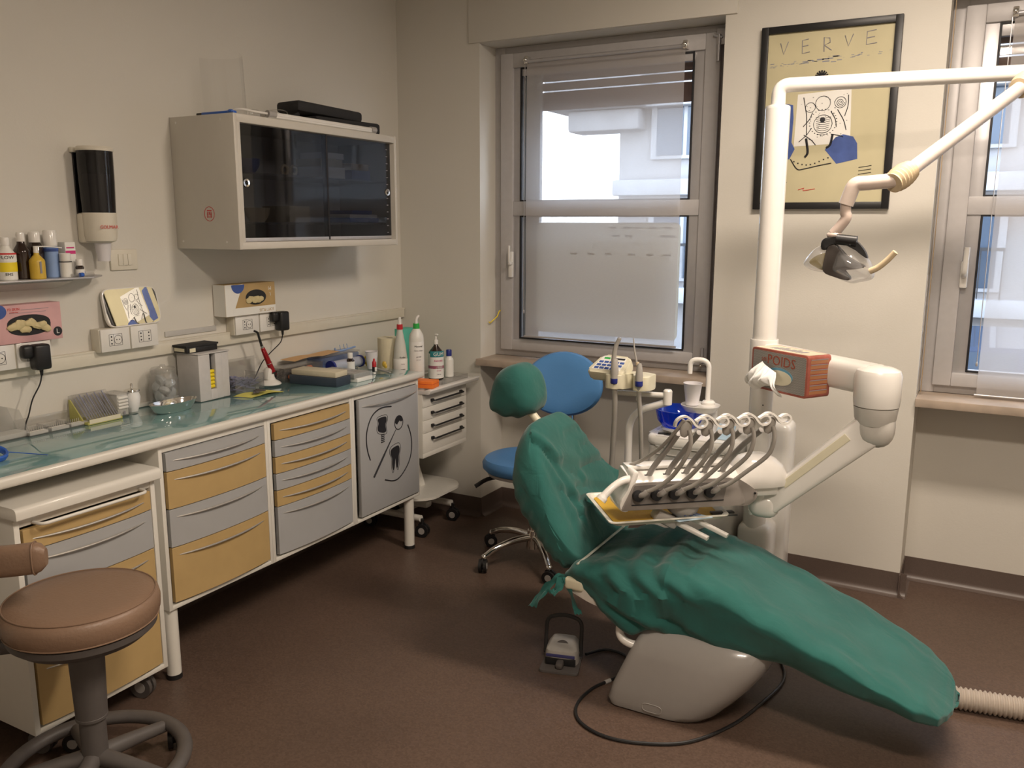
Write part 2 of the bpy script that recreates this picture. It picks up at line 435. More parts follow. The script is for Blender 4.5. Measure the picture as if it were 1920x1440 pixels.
# ================================================================ THE SETTING
YB, YN = 4.04, 4.28          # back wall plane, niche plane
XR, YF = 4.9, -1.4
m = M(); m.box(-.15, XR + .15, YF - .15, 4.62, -.12, 0); struct('floor', m, 'floor')
m = M(); m.box(-.15, XR + .15, YF - .15, 4.62, CEIL, CEIL + .12); struct('ceiling', m, 'ceil')
m = M(); m.box(-.15, 0, YF, YB + .4, 0, CEIL); struct('wall_left', m, 'wall')
m = M(); m.box(XR, XR + .15, YF, YB + .4, 0, CEIL); struct('wall_right', m, 'wall')
m = M(); m.box(0, XR, YF - .15, YF, 0, CEIL); struct('wall_front', m, 'wall')
W1, W2 = (.53, 1.82), (2.73, 4.02)
SZ = .88
m = M()
m.box(0, W1[0], YB, YB + .4, 0, CEIL); m.box(W1[1], W2[0], YB, YB + .4, 0, CEIL); m.box(W2[1], XR, YB, YB + .4, 0, CEIL)
for a, b in (W1, W2):
    m.box(a, b, YB, YB + .22, 2.572, CEIL); m.box(a, b, YN, YN + .16, 0, SZ)
struct('wall_back', m, 'wall', smooth=False)
# coved vinyl skirting: profile swept along the wall feet
def skirting(name, a, b, nrm):
    a = V(*a, 0); b = V(*b, 0); n = V(*nrm, 0); H = .108; R = .03
    prof = [(0.0, H), (.004, H), (.004, R)] + [(.004 + R * (1 - cos(t)), R * (1 - sin(t))) for t in [pi / 2 * k / 6 for k in range(1, 7)]]
    prof = prof + [(.004 + R, 0.0005), (0, .0005)]
    m = M()
    m.rings([[p + n * u + V(0, 0, z) for u, z in prof] for p in (a, b)])
    return struct(name, m, 'base')
skirting('baseboard_left', (0, YF), (0, YB), (1, 0))
skirting('baseboard_back_1', (0, YB), (W1[0], YB), (0, -1))
skirting('baseboard_back_2', (W1[0], YN), (W1[1], YN), (0, -1))
skirting('baseboard_back_3', (W1[1] - .03, YB), (W2[0] + .03, YB), (0, -1))
skirting('baseboard_back_4', (W2[0], YN), (W2[1], YN), (0, -1))
skirting('baseboard_back_5', (W2[0], YB - .03), (W2[0], YN), (1, 0))
skirting('baseboard_back_6', (W1[0], YB), (W1[0], YN), (1, 0))
skirting('baseboard_right', (XR, YF), (XR, YB), (-1, 0))
# marble sills, shutter-box cover strip
for i, (a, b) in enumerate((W1, W2)):
    m = M(); m.box(a - .012 * (i == 0), b, YB - .035, YN + .02, SZ, .917, .004); struct('trim_%d' % (i + 1), m, 'sill')
m = M(); m.box(.47, 1.875, YB - .012, YB, 2.574, CEIL, .003); struct('trim_3', m, 'wall')
# ceiling fittings that hold the two lamps
for i, (p, w, _s) in enumerate(LAMPS):
    t = thing('ceiling_light', ['flat ceiling light nearer the camera', 'flat ceiling light over the dental chair'][i], 'ceiling light', (p[0], p[1], CEIL - .05), 'ceiling lights')
    m = M(); m.box(p[0] - .5, p[0] + .5, p[1] - .16, p[1] + .16, CEIL - .05, CEIL, .01); obj('housing', m, 'white', t)

# ---- windows
def ring_frame(m, x0, x1, z0, z1, w, y0, y1, bev=.004, wb=None):
    wb = wb or w
    m.box(x0, x0 + w, y0, y1, z0, z1, bev); m.box(x1 - w, x1, y0, y1, z0, z1, bev)
    m.box(x0 + w - .002, x1 - w + .002, y0 + .0005, y1 - .0005, z1 - w, z1, bev); m.box(x0 + w - .002, x1 - w + .002, y0 + .0005, y1 - .0005, z0, z0 + wb, bev)
def window(n, x0, x1, g0, g1, hx, hand):
    w = M(); ring_frame(w, x0, x1, .918, 2.572, .06, 4.205, 4.275)
    wo = struct('window_%d' % n, w, 'alu', loc=(x0, 4.24, .918))
    m = M(); ring_frame(m, x0 + .05, x1 - .055, .955, 2.535, .075, 4.175, 4.235, .006, .06)
    m.box(g0 - .06, g1 + .06, 4.18, 4.23, 1.693, 1.770, .004); obj('sash', m, 'alu', wo)
    m = M(); ring_frame(m, x0 + .118, x1 - .13, 1.005, 2.47, g0 - x0 - .118, 4.19, 4.222, .003, .026); obj('glazing_bead', m, 'alu2', wo)
    m = M()
    ring_frame(m, g0 - .006, g1 + .006, 1.02, 2.46, .009, 4.186, 4.2, .001); m.box(g0, g1, 4.186, 4.2, 1.768, 1.777); m.box(g0, g1, 4.186, 4.2, 1.686, 1.695)
    obj('rubber_gasket', m, 'gasket', wo)
    for k, (a, b) in enumerate(((1.025, 1.695), (1.768, 2.455))):
        m = M(); m.box(g0 - .002, g1 + .002, 4.206, 4.210, a, b); obj('pane', m, 'glass', wo)
    return wo
w1 = window(1, *W1, .700, 1.632, .65, 0)
w2 = window(2, *W2, .912 + 2.0, 3.84, .865, 1)
m = M(); m.box(.60, .785, 4.245, 4.275, .96, 2.56, .002); obj('shutter_guide', m, 'alu', w1)
# small latch on window 1, lever handle on window 2, hinges
m = M(); m.box(.640, .665, 4.155, 4.178, 1.36, 1.50, .004); m.box(.655, .668, 4.125, 4.158, 1.43, 1.445, .002); m.box(.657, .667, 4.12, 4.132, 1.44, 1.535, .003)
obj('latch', m, 'whiteb', w1)
m = M(); m.box(2.850, 2.880, 4.160, 4.178, 1.385, 1.50, .007); m.tube([(2.865, 4.17, 1.44), (2.866, 4.135, 1.445), (2.868, 4.115, 1.475), (2.870, 4.108, 1.56)], .0115, 10, 5)
obj('handle', m, 'whiteb', w2)
m = M(); m.cyl((1.760, 4.16, 2.40), (1.760, 4.16, 2.52), .008); m.cyl((1.775, 4.16, 2.505), (1.735, 4.16, 2.52), .006); m.cyl((1.745, 4.16, .97), (1.745, 4.16, 1.045), .008); obj('hinge', m, 'alu2', w1)
m = M(); m.box(1.745, 1.790, 4.165, 4.18, 2.475, 2.548, .004); obj('corner_bracket', m, 'alu2', w1)
m = M(); m.cyl((1.742, 4.15, .957), (1.742, 4.18, .957), .009); m.ball((1.742, 4.15, .957), .006); obj('peg', m, 'chrome', w1)
m = M(); m.box(1.803, 1.82, 4.13, 4.205, .918, 2.572, .001); struct('trim_4', m, 'shutter')
m = M(); m.box(2.73, 2.733, 4.06, 4.075, 1.20, 1.44); 
for k in range(5): m.box(2.733, 2.7345, 4.063, 4.072, 1.23 + k * .04, 1.245 + k * .04)
t = obj('strap_guide', m, 'alu2', label='narrow metal plate with slots on the right window reveal', cat='strap guide')
m = M(); m.box(2.742, 2.7445, 4.10, 4.122, .93, 2.57, .0005)
obj('shutter_strap', m, 'wood', label='tan shutter strap beside the right window', cat='strap')
# roller blinds
def blind(x0, x1, z0, z1, lab, chain):
    t = thing('roller_blind', lab, 'blind', ((x0 + x1) / 2, 4.15, z0), 'roller blinds over the windows')
    m = M(); nx, nz = 8, 20
    m.rings([[V(x0 + (x1 - x0) * i / nx, 4.15 + .0025 * sin(i * 1.3 + k * .4), z0 + (z1 - z0) * k / nz) for i in range(nx + 1)] for k in range(nz + 1)], closed_u=False)
    obj('fabric', m, 'blind', t)
    m = M(); m.cyl((x0 - .005, 4.142, z1 + .002), (x1 + .005, 4.142, z1 + .002), .009); obj('roller', m, 'alu2', t); m = M(); m.cyl((x0 - .008, 4.15, z0), (x1 + .008, 4.15, z0), .005); obj('bottom_bar', m, 'alu2', t)
    for x in (x0, x1):
        m = M(); m.box(x - .010, x + .012, 4.135, 4.174, z1 - .012, z1 + .028, .004); m.ball((x, 4.132, z1 + .008), .012, 12); obj('bracket', m, 'chrome', t)
    m = M(); m.tube([(chain, 4.145, z1), (chain - .002, 4.145, (z0 + z1) / 2), (chain, 4.145, z0 + .14)], .0018, 6, 6); m.ball((chain, 4.145, z0 + .135), (.005, .005, .012), 10); obj('chain', m, 'alu2', t)
blind(.752, 1.603, 1.042, 2.478, 'pale roller blind drawn down over the left window', .744)
blind(2.957, 3.88, .930, 2.478, 'pale roller blind drawn down over the right window', 2.948)
# board hung behind the left glass, brown shutters
m = M(); m.poly([V(p.x, 4.232, p.y) for p in rounded([V(.778, 1.062), V(1.588, 1.062), V(1.588, 1.658), V(.778, 1.658)], .035)])
bd = obj('notice_board', m, 'board', label='white rounded notice board standing against the left window behind the blind', cat='board')
m = M()
random.seed(3)
for zz, sz, xs in ((1.628, .016, (1.22, 1.30, 1.36, 1.44, 1.52)), (1.585, .02, (1.24, 1.31, 1.50, 1.54)), (1.49, .02, (1.00, 1.10, 1.20, 1.33, 1.43, 1.52))):
    for x in xs: m.box(x - .02, x + .02, 4.230, 4.2315, zz, zz + sz * .5)
obj('lettering', m, 'inkgrey', bd)
for nm, x0, x1, lab in (('a', .60, 1.76, 'brown roller shutter half raised outside the left window'), ('b', 2.80, 3.96, 'brown roller shutter half raised outside the right window')):
    t = thing('roller_shutter', lab, 'shutter', ((x0 + x1) / 2, 4.30, 2.247), 'roller shutters outside the windows')
    z = 2.247
    for h in (.095, .040, .040, .045, .045):
        m = M(); m.box(x0, x1, 4.295, 4.307, z, z + h, .004); obj('slat', m, 'shutter', t)
        z += h + .007
# little bare wire on the window reveal
m = M(); m.tube([(.575, 4.20, 1.165), (.577, 4.17, 1.17), (.572, 4.15, 1.14), (.556, 4.12, 1.115), (.545, 4.12, 1.105), (.54, 4.115, 1.113)], .003, 6, 5)
obj('loose_wire', m, 'brightyellow', label='short loose wire sticking out beside the left window frame', cat='wire')

# ---- outside
m = M(); m.box(-22, 26, 4.7, 30, -1.05, -.85); struct('street', m, 'asphalt', loc=(0, 10, -.85))
t = thing('apartment_building', 'grey stone apartment building across the street with balconies', 'building', (3, 13, -.85))
m = M(); m.box(-1.9, 12, 12.0, 16, -.85, 9.0, .02); obj('wall', m, 'facade', t)
m = M()
for z in (.55, 2.05, 3.25, 5.2): m.box(-1.9 - (.9 if z == 3.25 else 0), 12, 11.75, 12.05, z, z + .22, .02)
obj('ledge', m, 'facade2', t)
m = M(); m.box(-2.9, -1.4, 11.5, 12.4, 3.25, 3.85, .06); m.box(-2.6, -1.5, 11.7, 12.2, 2.95, 3.25, .05); obj('cornice', m, 'facade', t)
for k in range(6):
    x = -.9 + k * 1.75
    for z in (.9, 2.6, 4.1):
        m = M(); m.box(x - .5, x + .5, 11.93, 12.02, z - .05, z + 1.0, .01); fr = obj('window_frame', m, 'facade2', t)
        for d in (-.22, .22):
            m = M(); m.box(x + d - .19, x + d + .19, 11.92, 11.94, z, z + .95); ORIG[fr.name] = ORIG[t.name]; obj('pane', m, 'farglass', fr)
    m = M()
    for q in range(9): m.box(x - .48 + q * .12, x - .465 + q * .12, 11.74, 11.76, .78, 1.35)
    m.box(x - .5, x + .5, 11.73, 11.77, 1.35, 1.39); obj('railing', m, 'blackm', t)
# parked car seen in the strip of the right window
t = thing('car', 'parked dark car outside the right window', 'car', (2.9, 8.2, -.85))
m = M(); cr_ = rounded([V(1.0, -.6), V(1.0, .05), V(1.9, .28), V(2.5, .72), V(4.0, .74), V(4.7, .3), V(5.2, .2), V(5.2, -.6)], .12)
m.prism([(p.x, p.y) for p in cr_], 'Y', 7.5, 9.1, .08, 3); obj('body', m, 'carpaint', t)
m = M(); m.prism([(1.95, .32), (2.5, .68), (3.2, .69), (3.2, .32)], 'Y', 7.485, 7.5); m.prism([(3.3, .32), (3.3, .69), (3.95, .69), (4.4, .32)], 'Y', 7.485, 7.5); obj('side_window', m, 'farglass', t)
for x in (1.75, 4.4):
    m = M(); m.lathe((x, 7.42, -.52), [(.0, 0), (.32, 0), (.34, .03), (.34, .2), (0, .2)], 24, 'Y'); obj('wheel', m, 'black', t)

# ---- cable trunking along the left wall, light strip
m = M(); m.box(0, .022, .9, YB - .004, 1.117, 1.172, .003); m.box(.022, .024, .9, YB - .004, 1.165, 1.171)
obj('cable_trunking', m, 'socket', label='long ivory cable trunking running along the left wall', cat='trunking')
m = M(); m.box(0, .006, 2.39, 2.66, 1.185, 1.207, .001); obj('magnetic_strip', m, mat('pale_grey_strip', (.50, .49, .47), .5), label='thin grey strip on the wall above the trunking right of the mirror', cat='strip')

# ================================================================ CABINETS
def bowfront(m, x, y0, y1, z0, z1, bow, th=.016, n=10, bev=.0015):
    pts = [(x - th, y1), (x - th, y0)] + [(x + bow * (1 - (2 * k / n - 1) ** 2), y0 + (y1 - y0) * k / n) for k in range(n + 1)]
    m.prism(pts, 'Z', z0, z1, bev, 1)
def bow_handle(x, y0, y1, z, out=.022, r=.0034):
    m = M(); n = 14
    P = [V(x - .002 + (out + .004) * (1 - abs(2 * k / n - 1) ** 2.2), y0 + (y1 - y0) * k / n, z - .004 * (1 - (2 * k / n - 1) ** 2)) for k in range(n + 1)]
    m.tube(P, lambda t: r * (.55 + .45 * (1 - abs(2 * t - 1) ** 4)), 8, flat=1.15); return m
def drawers(t, x, y0, y1, seams, cols, bow=.014, hz=.032):
    for k, c in enumerate(cols):
        d = M(); bowfront(d, x, y0, y1, seams[k + 1] + .0015, seams[k] - .0015, bow)
        dr = obj('drawer', d, c, t)
        if hz: obj('handle', bow_handle(x + bow * .12, y0 + .022, y1 - .022, seams[k] - hz), 'steel', dr)
CX = .50
Z0, Z1 = .278, .886
def carcass(t, x, y0, y1, z0, z1, o0, o1, xb=.03, frame=.016):
    m = M()
    m.box(xb, x, y0, y0 + frame, z0, z1, .002); m.box(xb, x, y1 - frame, y1, z0, z1, .002)
    m.box(xb, x, y0, y1, z0, z0 + frame, .002); m.box(xb, x - .001, y0, y1, o1 - .0, z1, .002)
    m.box(xb, xb + .01, y0, y1, z0, z1)
    obj('carcass', m, 'white', t)
U = [(1.925, 2.442), (2.442, 2.965), (2.965, 3.482)]
t = thing('drawer_cabinet', 'white cabinet unit with four wide drawers, alternately grey and ochre', 'cabinet', (.26, sum(U[0]) / 2, Z0), 'cabinet units under the worktop')
carcass(t, CX, *U[0], Z0, Z1, .30, .862)
drawers(t, CX + .004, U[0][0] + .026, U[0][1] - .022, [.860, .790, .652, .510, .302], ['grey', 'yellow', 'grey', 'yellow'])
t = thing('drawer_cabinet', 'white cabinet unit with six drawers, ochre uppermost and tall grey at the bottom', 'cabinet', (.26, sum(U[1]) / 2, Z0), 'cabinet units under the worktop')
carcass(t, CX, *U[1], Z0, Z1, .30, .862)
drawers(t, CX + .004, U[1][0] + .032, U[1][1] - .022, [.858, .788, .718, .648, .577, .508, .302], ['yellow', 'grey', 'yellow', 'grey', 'yellow', 'grey'])
t = thing('door_cabinet', 'white end cabinet unit with grey door bearing black tooth and dental mirror drawing', 'cabinet', (.26, sum(U[2]) / 2, Z0), 'cabinet units under the worktop')
carcass(t, CX, *U[2], Z0, Z1, .30, .862)
m = M(); m.box(CX - .01, CX + .010, 3.003, 3.464, .302, .859, .003); dr = obj('door', m, 'grey', t)
obj('handle', bow_handle(CX + .010, 3.022, 3.452, .826, .02), 'steel', dr)
m = M(); DX = CX + .0105
arcs = [[(3.242, .788), (3.19, .795), (3.135, .79), (3.087, .764), (3.055, .712), (3.047, .663), (3.054, .61), (3.072, .563)],
        [(3.372, .672), (3.394, .622), (3.402, .565), (3.389, .504), (3.353, .458), (3.297, .422), (3.246, .418), (3.179, .44)]]
for a in arcs: m.tube([(DX, *p) for p in a], .0032, 6, 4, flat=1)
def dec(pts, x=DX, s=1.0, sm=3, w=.001):
    c = catmull([V(p[0], p[1], 0) for p in pts], sm, True); g = V(sum(p.x for p in c) / len(c), sum(p.y for p in c) / len(c), 0)
    return [((g + (p - g) * s).x, (g + (p - g) * s).y) for p in c]
tooth1 = [(3.137, .745), (3.163, .750), (3.198, .747), (3.203, .727), (3.193, .708), (3.198, .678), (3.178, .672), (3.141, .685), (3.134, .705), (3.142, .724)]
tooth2 = [(3.232, .574), (3.259, .584), (3.292, .584), (3.302, .560), (3.293, .535), (3.291, .505), (3.282, .474), (3.271, .492), (3.266, .530), (3.258, .492), (3.247, .470), (3.239, .500), (3.240, .530), (3.229, .552)]
for T in (tooth1, tooth2):
    m.prism(dec(T), 'X', DX - .001, DX + .0006)
    o_ = dec(T, s=1.22); m.tube([(DX, *p) for p in o_] + [(DX, *o_[0])], .0012, 5)
for k in range(5): m.box(DX - .001, DX + .0005, 3.157, 3.184, .626 + k * .009, .631 + k * .009)
m.tube([(DX, 3.095, .474), (DX, 3.18, .567)], .0052, 8); m.tube([(DX, 3.18, .567), (DX, 3.275, .668)], lambda t: .0045 - .003 * t, 8)
m.tube([(DX, 3.299 + .033 * cos(a), .698 + .034 * sin(a)) for a in [2 * pi * k / 24 for k in range(25)]], .0022, 6)
m.prism([(3.299 + .031 * cos(a), .702 + .030 * sin(a)) for a in [pi * k / 12 for k in range(13)]] + [(3.285, .690), (3.305, .707), (3.318, .699)], 'X', DX - .001, DX + .0006)
obj('tooth_drawing', m, 'inkblack', dr)
# legs of the row
for y in (1.955, 3.435):
    m = M(); m.cyl((.462, y, .018), (.462, y, Z0), .026); 
    lg = obj('cabinet_leg', m, 'white', label=['round white leg under the left end of the drawer row', 'round white leg under the right end of the drawer row'][y > 3], cat='leg', group='round cabinet legs', loc=(.462, y, 0))
    m = M(); m.cyl((.462, y, 0), (.462, y, .018), .028); obj('foot_pad', m, 'black', lg)
for y in (1.955, 3.435):
    pass
# worktop: white post-formed board + teal glass
t = thing('worktop', 'long white worktop with teal glass surface running along the left wall', 'worktop', (.26, 2.2, .886))
m = M(); nose = rounded([V(.003, .887), V(.523, .887), V(.523, .9205), V(.499, .9205), V(.499, .9105), V(.003, .9105)], [.001, .016, .014, .001, .001, .001], 6)
m.prism([(p.x, p.y) for p in nose], 'Y', .85, 3.505, .003); obj('board', m, 'white', t)
m = M(); m.box(.004, .498, .86, 3.502, .911, .918, .001); obj('glass_top', m, 'teal', t)
m = M(); m.box(.003, .016, .85, 3.50, .9175, .935, .003); obj('upstand', m, 'white', t)
CT = .9185

# under-counter mobile cart
t = thing('mobile_drawer_cart', 'white cart on castors with ochre and grey drawers pushed under the worktop', 'cart', (.3, 1.63, 0))
FX = .535; ya, yb = 1.385, 1.875
m = M(); m.box(.05, FX, ya, ya + .018, .10, .79, .002); m.box(.05, FX, yb - .018, yb, .10, .79, .002); m.box(.05, FX, ya, yb, .10, .118, .002); m.box(.05, FX - .004, ya, yb, .765, .80, .002); m.box(.05, .06, ya, yb, .1, .79)
obj('body', m, 'white', t)
m = M(); pr = rounded([V(.045, .796), V(.563, .796), V(.563, .833), V(.045, .833)], [.002, .004, .022, .002], 6)
m.prism([(p.x, p.y) for p in pr], 'Y', ya - .005, yb + .008, .004); obj('top_board', m, 'white', t)
drawers(t, FX + .003, ya + .024, yb - .024, [.758, .690, .553, .338, .125], ['yellow', 'grey', 'yellow', 'yellow'], .012, .034)
m = M(); m.tube(fillet([(FX, ya + .06, .772), (FX + .042, ya + .062, .772), (FX + .046, yb - .065, .772), (FX, yb - .06, .772)], .025), .0055, 10); obj('push_rail', m, 'white', t)
def caster(t, x, y, r, yaw=0.0, top=.10, mt='black', w=.014):
    m = M(); d = V(cos(yaw), sin(yaw), 0); s = V(-sin(yaw), cos(yaw), 0)
    c = V(x, y, r)
    for k in (-1, 1):
        m.tube([c + s * k * (w * .35), c + s * k * (w + w * .35)], r, 20)
    m.tube([c - s * w, c + s * w], r * .55, 12)
    m.cyl((x - d.x * .004, y - d.y * .004, r * 1.3), (x, y, top), .009, seg=12)
    m.prism([(0, 0)], 'Z', 0, 0) if False else None
    # fork cowl
    m.tube([c + V(0, 0, r * .55) - s * (w * .3), c + V(0, 0, r * .55) + s * (w * .3)], r * .75, 12)
    wh = obj('caster', m, mt, t)
    m = M()
    for k in (-1, 1): m.tube([c + s * k * (w * 1.35), c + s * k * (w * 1.35 + .0015)], r * .5, 16)
    obj('wheel_cap', m, 'greyp', wh)
for x in (.12, .47):
    for y in (ya + .06, yb - .06): caster(t, x, y, .040, .3, .102, 'stoolgrey')

# white instrument cart at the far end
t = thing('instrument_cart', 'white cart with four black-handled drawers and lower shelf in the corner', 'cart', (.27, 3.72, 0))
ya, yb, z0, z1 = 3.515, 3.935, .46, .80
m = M(); m.box(.04, .498, ya, ya + .016, z0, z1, .002); m.box(.04, .498, yb - .016, yb, z0, z1, .002); m.box(.04, .5, ya, yb, z0, z0 + .03, .003); m.box(.04, .495, ya, yb, z1 - .02, z1); m.box(.04, .05, ya, yb, z0, z1); obj('body', m, 'white', t)
sm = [.790, .725, .657, .590, .485]
for k in range(4):
    d = M(); d.box(.484, .501, ya + .001, yb - .001, sm[k + 1] + .001, sm[k] - .001, .0015); dr = obj('drawer', d, 'white', t)
    h = M(); zz = sm[k] - .034
    h.tube(fillet([(.498, 3.595, zz), (.525, 3.597, zz), (.527, 3.87, zz), (.498, 3.872, zz)], .008, 3), .005, 8)
    h.box(.500, .513, 3.587, 3.607, zz - .008, zz + .008, .003); h.box(.500, .513, 3.862, 3.882, zz - .008, zz + .008, .003)
    obj('handle', h, 'black', dr)
m = M(); pr = rounded([V(.02, .80), V(.545, .80), V(.556, .822), V(.53, .826), V(.52, .817), V(.03, .817), V(.02, .826)], .006, 3)
m.prism([(p.x, p.y) for p in pr], 'Y', 3.512, 3.99, .003); obj('top_tray', m, 'whiteb', t)
m = M(); m.prism([(p.x, p.y) for p in rounded([V(.05, 3.53), V(.43, 3.53), V(.50, 3.60), V(.50, 3.86), V(.43, 3.94), V(.05, 3.94)], .04)], 'Z', .215, .228, .004); obj('shelf', m, 'white', t)
for y in (3.72,):
    m = M(); m.rings([[V(.22 + a, y + b + .02 * 0, .46) for a, b in ((-.05, -.03), (.05, -.03), (.05, .03), (-.05, .03))], [V(.32 + a, y + .05 + b, .13) for a, b in ((-.03, -.02), (.03, -.02), (.03, .02), (-.03, .02))]])
m.box(.12, .36, 3.74, 3.80, .10, .14, .015); obj('column', m, 'white', t)
m = M(); m.tube([(.10, 3.60, .10), (.42, 3.60, .10)], .018, 12); m.tube([(.10, 3.90, .10), (.42, 3.90, .10)], .018, 12); m.tube([(.26, 3.60, .10), (.26, 3.90, .10)], .018, 12); obj('foot_bar', m, 'white', t)
for y in (3.60, 3.90):
    for x in (.08, .43): caster(t, x, y, .036, .2, .10)

# ---------------------------------------------------------------- wall cupboard
UX, UY0, UY1, UZ0, UZ1 = .36, 2.485, 3.530, 1.545, 2.068
t = thing('wall_cupboard', 'white wall cupboard with two sliding smoked glass doors', 'cupboard', (.18, 3.0, UZ0))
m = M(); m.box(.002, UX, UY0, UY0 + .02, UZ0, UZ1, .004); m.box(.002, UX, UY1 - .018, UY1, UZ0, UZ1, .003)
m.box(.002, UX, UY0, UY1, UZ0, UZ0 + .03, .004); m.box(.002, UX, UY0, UY1, UZ1 - .034, UZ1, .004); m.box(.002, .010, UY0, UY1, UZ0, UZ1)
m.box(UX - .02, UX, UY0 + .015, UY0 + .034, UZ0 + .02, UZ1 - .03, .002)
obj('carcass', m, 'cupwhite', t)
m = M(); m.box(.012, .30, UY0 + .02, UY1 - .018, 1.615 + .03, 1.653); m.box(.012, .30, UY0 + .02, UY1 - .018, 1.845, 1.853); obj('glass_shelf', m, 'clear', t)
m = M()
for y, z in ((2.485, 2.045), (2.485, 1.575)):
    for x in (.04, .29): m.lathe((x, y - .0005, z), [(0, -.0015), (.005, -.001), (.005, .0)], 10, 'Y')
obj('screw_cap', m, 'whiteb', t)
m = M(); cx, cz = .20, 1.685
m.tube([(cx + .028 * cos(a), UY0 - .0004, cz + .028 * sin(a)) for a in [2 * pi * k / 28 for k in range(29)]], .0012, 5)
for k in range(4): m.box(cx - .014, cx + .014, UY0 - .0008, UY0, cz - .016 + k * .006, cz - .0145 + k * .006)
m.box(cx - .012, cx - .009, UY0 - .0008, UY0, cz - .014, cz + .008); m.box(cx + .008, cx + .011, UY0 - .0008, UY0, cz - .014, cz + .008); m.prism([(cx - .004, cz + .006), (cx + .004, cz - .006), (cx + .001, cz + .008)], 'Y', UY0 - .0008, UY0)
m.box(cx - .013, cx + .013, UY0 - .0008, UY0, cz + .011, cz + .015)
obj('round_sticker', m, 'redink', t)
for a, b, x, hy in ((2.519, 3.035, .346, 2.545), (3.018, 3.510, .332, 3.482)):
    m = M(); m.box(x - .002, x + .002, a, b, 1.590, 2.031); d = obj('sliding_door', m, 'smoke', t)
    m = M(); m.lathe((x + .002, hy, 1.806 if a < 3 else 1.80), [(.008, -.001), (.009, .004), (.016, .005), (.018, .001), (.018, -.001)], 20, 'X'); obj('finger_ring', m, 'chrome', d)
    m = M(); m.box(x - .003, x + .003, a, b, 1.576, 1.591, .001); obj('door_track', m, 'alu2', d)
m = M(); m.box(.335, .350, 3.026, 3.037, 1.578, 2.033, .002); obj('edge_profile', m, 'gasket', t)
m = M()
for k in range(13): m.box(.334, .3352, 3.475, 3.489, 1.605 + k * .033, 1.608 + k * .033)
obj('scale_marks', m, 'inkgrey', t)
# boxes and tools kept behind the smoked glass
def simple(name, x, y, z, dx, dy, dz, mt, lab, cat, rot=0, bev=.002, group=None, **k):
    m = M(); m.box(x - dx / 2, x + dx / 2, y - dy / 2, y + dy / 2, z, z + dz, bev, rot=Matrix.Rotation(rot, 3, 'Z') if rot else None)
    return obj(name, m, mt, label=lab, cat=cat, group=group, **k)
for a in [('box', .2, 3.16, 1.8535, .15, .16, .05, 'paper', 'long white box on the upper shelf behind the right smoked door, bottom of the stack'),
          ('box', .2, 3.15, 1.904, .15, .15, .035, 'cream_card', 'cream box, middle of the stack behind the right smoked door'),
          ('box', .2, 3.17, 1.9395, .14, .14, .028, 'paper', 'white box, topmost of the stack behind the right smoked door'),
          ('box', .2, 3.36, 1.8535, .15, .14, .045, 'navy', 'dark blue box on the upper shelf behind the right smoked door'),
          ('box', .2, 3.35, 1.899, .15, .13, .03, 'gold_card', 'golden box lying on the dark blue box behind smoked glass'),
          ('box', .2, 2.56, 1.8535, .12, .06, .05, 'paper', 'small white box at left end of the upper shelf behind smoked glass'),
          ('box', .2, 2.92, 1.6535, .16, .13, .07, 'cream_card', 'pale box on the lower shelf behind the left smoked door'),
          ('book', .2, 3.37, 1.6535, .16, .22, .022, 'navy', 'flat navy case on the lower shelf behind the right smoked door'),
          ('book', .2, 3.37, 1.676, .15, .21, .016, 'paper', 'flat white case, middle of the pile on the lower cupboard shelf'),
          ('book', .2, 3.36, 1.6925, .15, .15, .018, 'inkblue', 'flat blue case, topmost of the pile on the lower cupboard shelf'),
          ('box', .2, 2.545, 1.6535, .12, .035, .11, 'redink', 'narrow red box at left end of the lower cupboard shelf')]:
    simple(*a[:9], a[0], group='boxes and cases inside the wall cupboard')
for (y, z, lab, mt) in ((2.70, 1.8535, 'purple rubber bowl on the upper cupboard shelf', 'navy'), (2.745, 1.6535, 'amber round tub on the lower cupboard shelf', 'beige')):
    m = M(); m.lathe((.2, y, z), [(.03, 0), (.05, .03), (.055, .06), (.05, .058), (.028, .008)], 20, caps=True); obj('bowl', m, mt, label=lab, cat='bowl')
for k, y in enumerate((2.90, 2.955)):
    m = M(); m.tube([(.22, y + .018 * cos(a), 1.879 + .018 * sin(a)) for a in [2 * pi * q / 20 for q in range(21)]], .007, 8); obj('tape_roll', m, ['beige', 'cream'][k], label=['beige ring standing left of the other on the upper cupboard shelf', 'cream ring standing right of the other on the upper cupboard shelf'][k], cat='roll')
# on top of the cupboard
m = M()
n = 24; R = []
for j in range(13):
    z = 2.069 + .245 * j / 12; w = 1 - .0 * j
    R.append([V(.16 + .10 * sin((k / n - .5) * 2.4) * 1.2, 2.60 + .13 * cos((k / n - .5) * 2.4) - .02 - .012 * j / 12, z) for k in range(n + 1)])
m.rings(R, closed_u=False); t = obj('clear_visor', m, 'clear2', fixn=False, label='curved clear plastic visor sheet standing on the wall cupboard', cat='visor')
m = M(); m.tube([(.285, 2.52, 2.078), (.24, 2.60, 2.078)], .001, 6) if False else None
m.tube([(.33, 2.50, 2.076), (.24, 2.545, 2.077), (.22, 2.56, 2.077)], .007, 10, flat=.7); m.ball((.335, 2.498, 2.076), (.014, .01, .007), 10)
m.box(.17, .34, 2.500, 2.525, 2.0685, 2.079, .003)
mk = obj('marker_pen', m, 'bluep', label='blue plastic tool with black tip on the cupboard top, left end', cat='pen')
m = M(); m.cyl((.17, 2.5125, 2.0745), (.135, 2.5125, 2.0745), .0055, seg=10); obj('tip', m, 'black', mk)
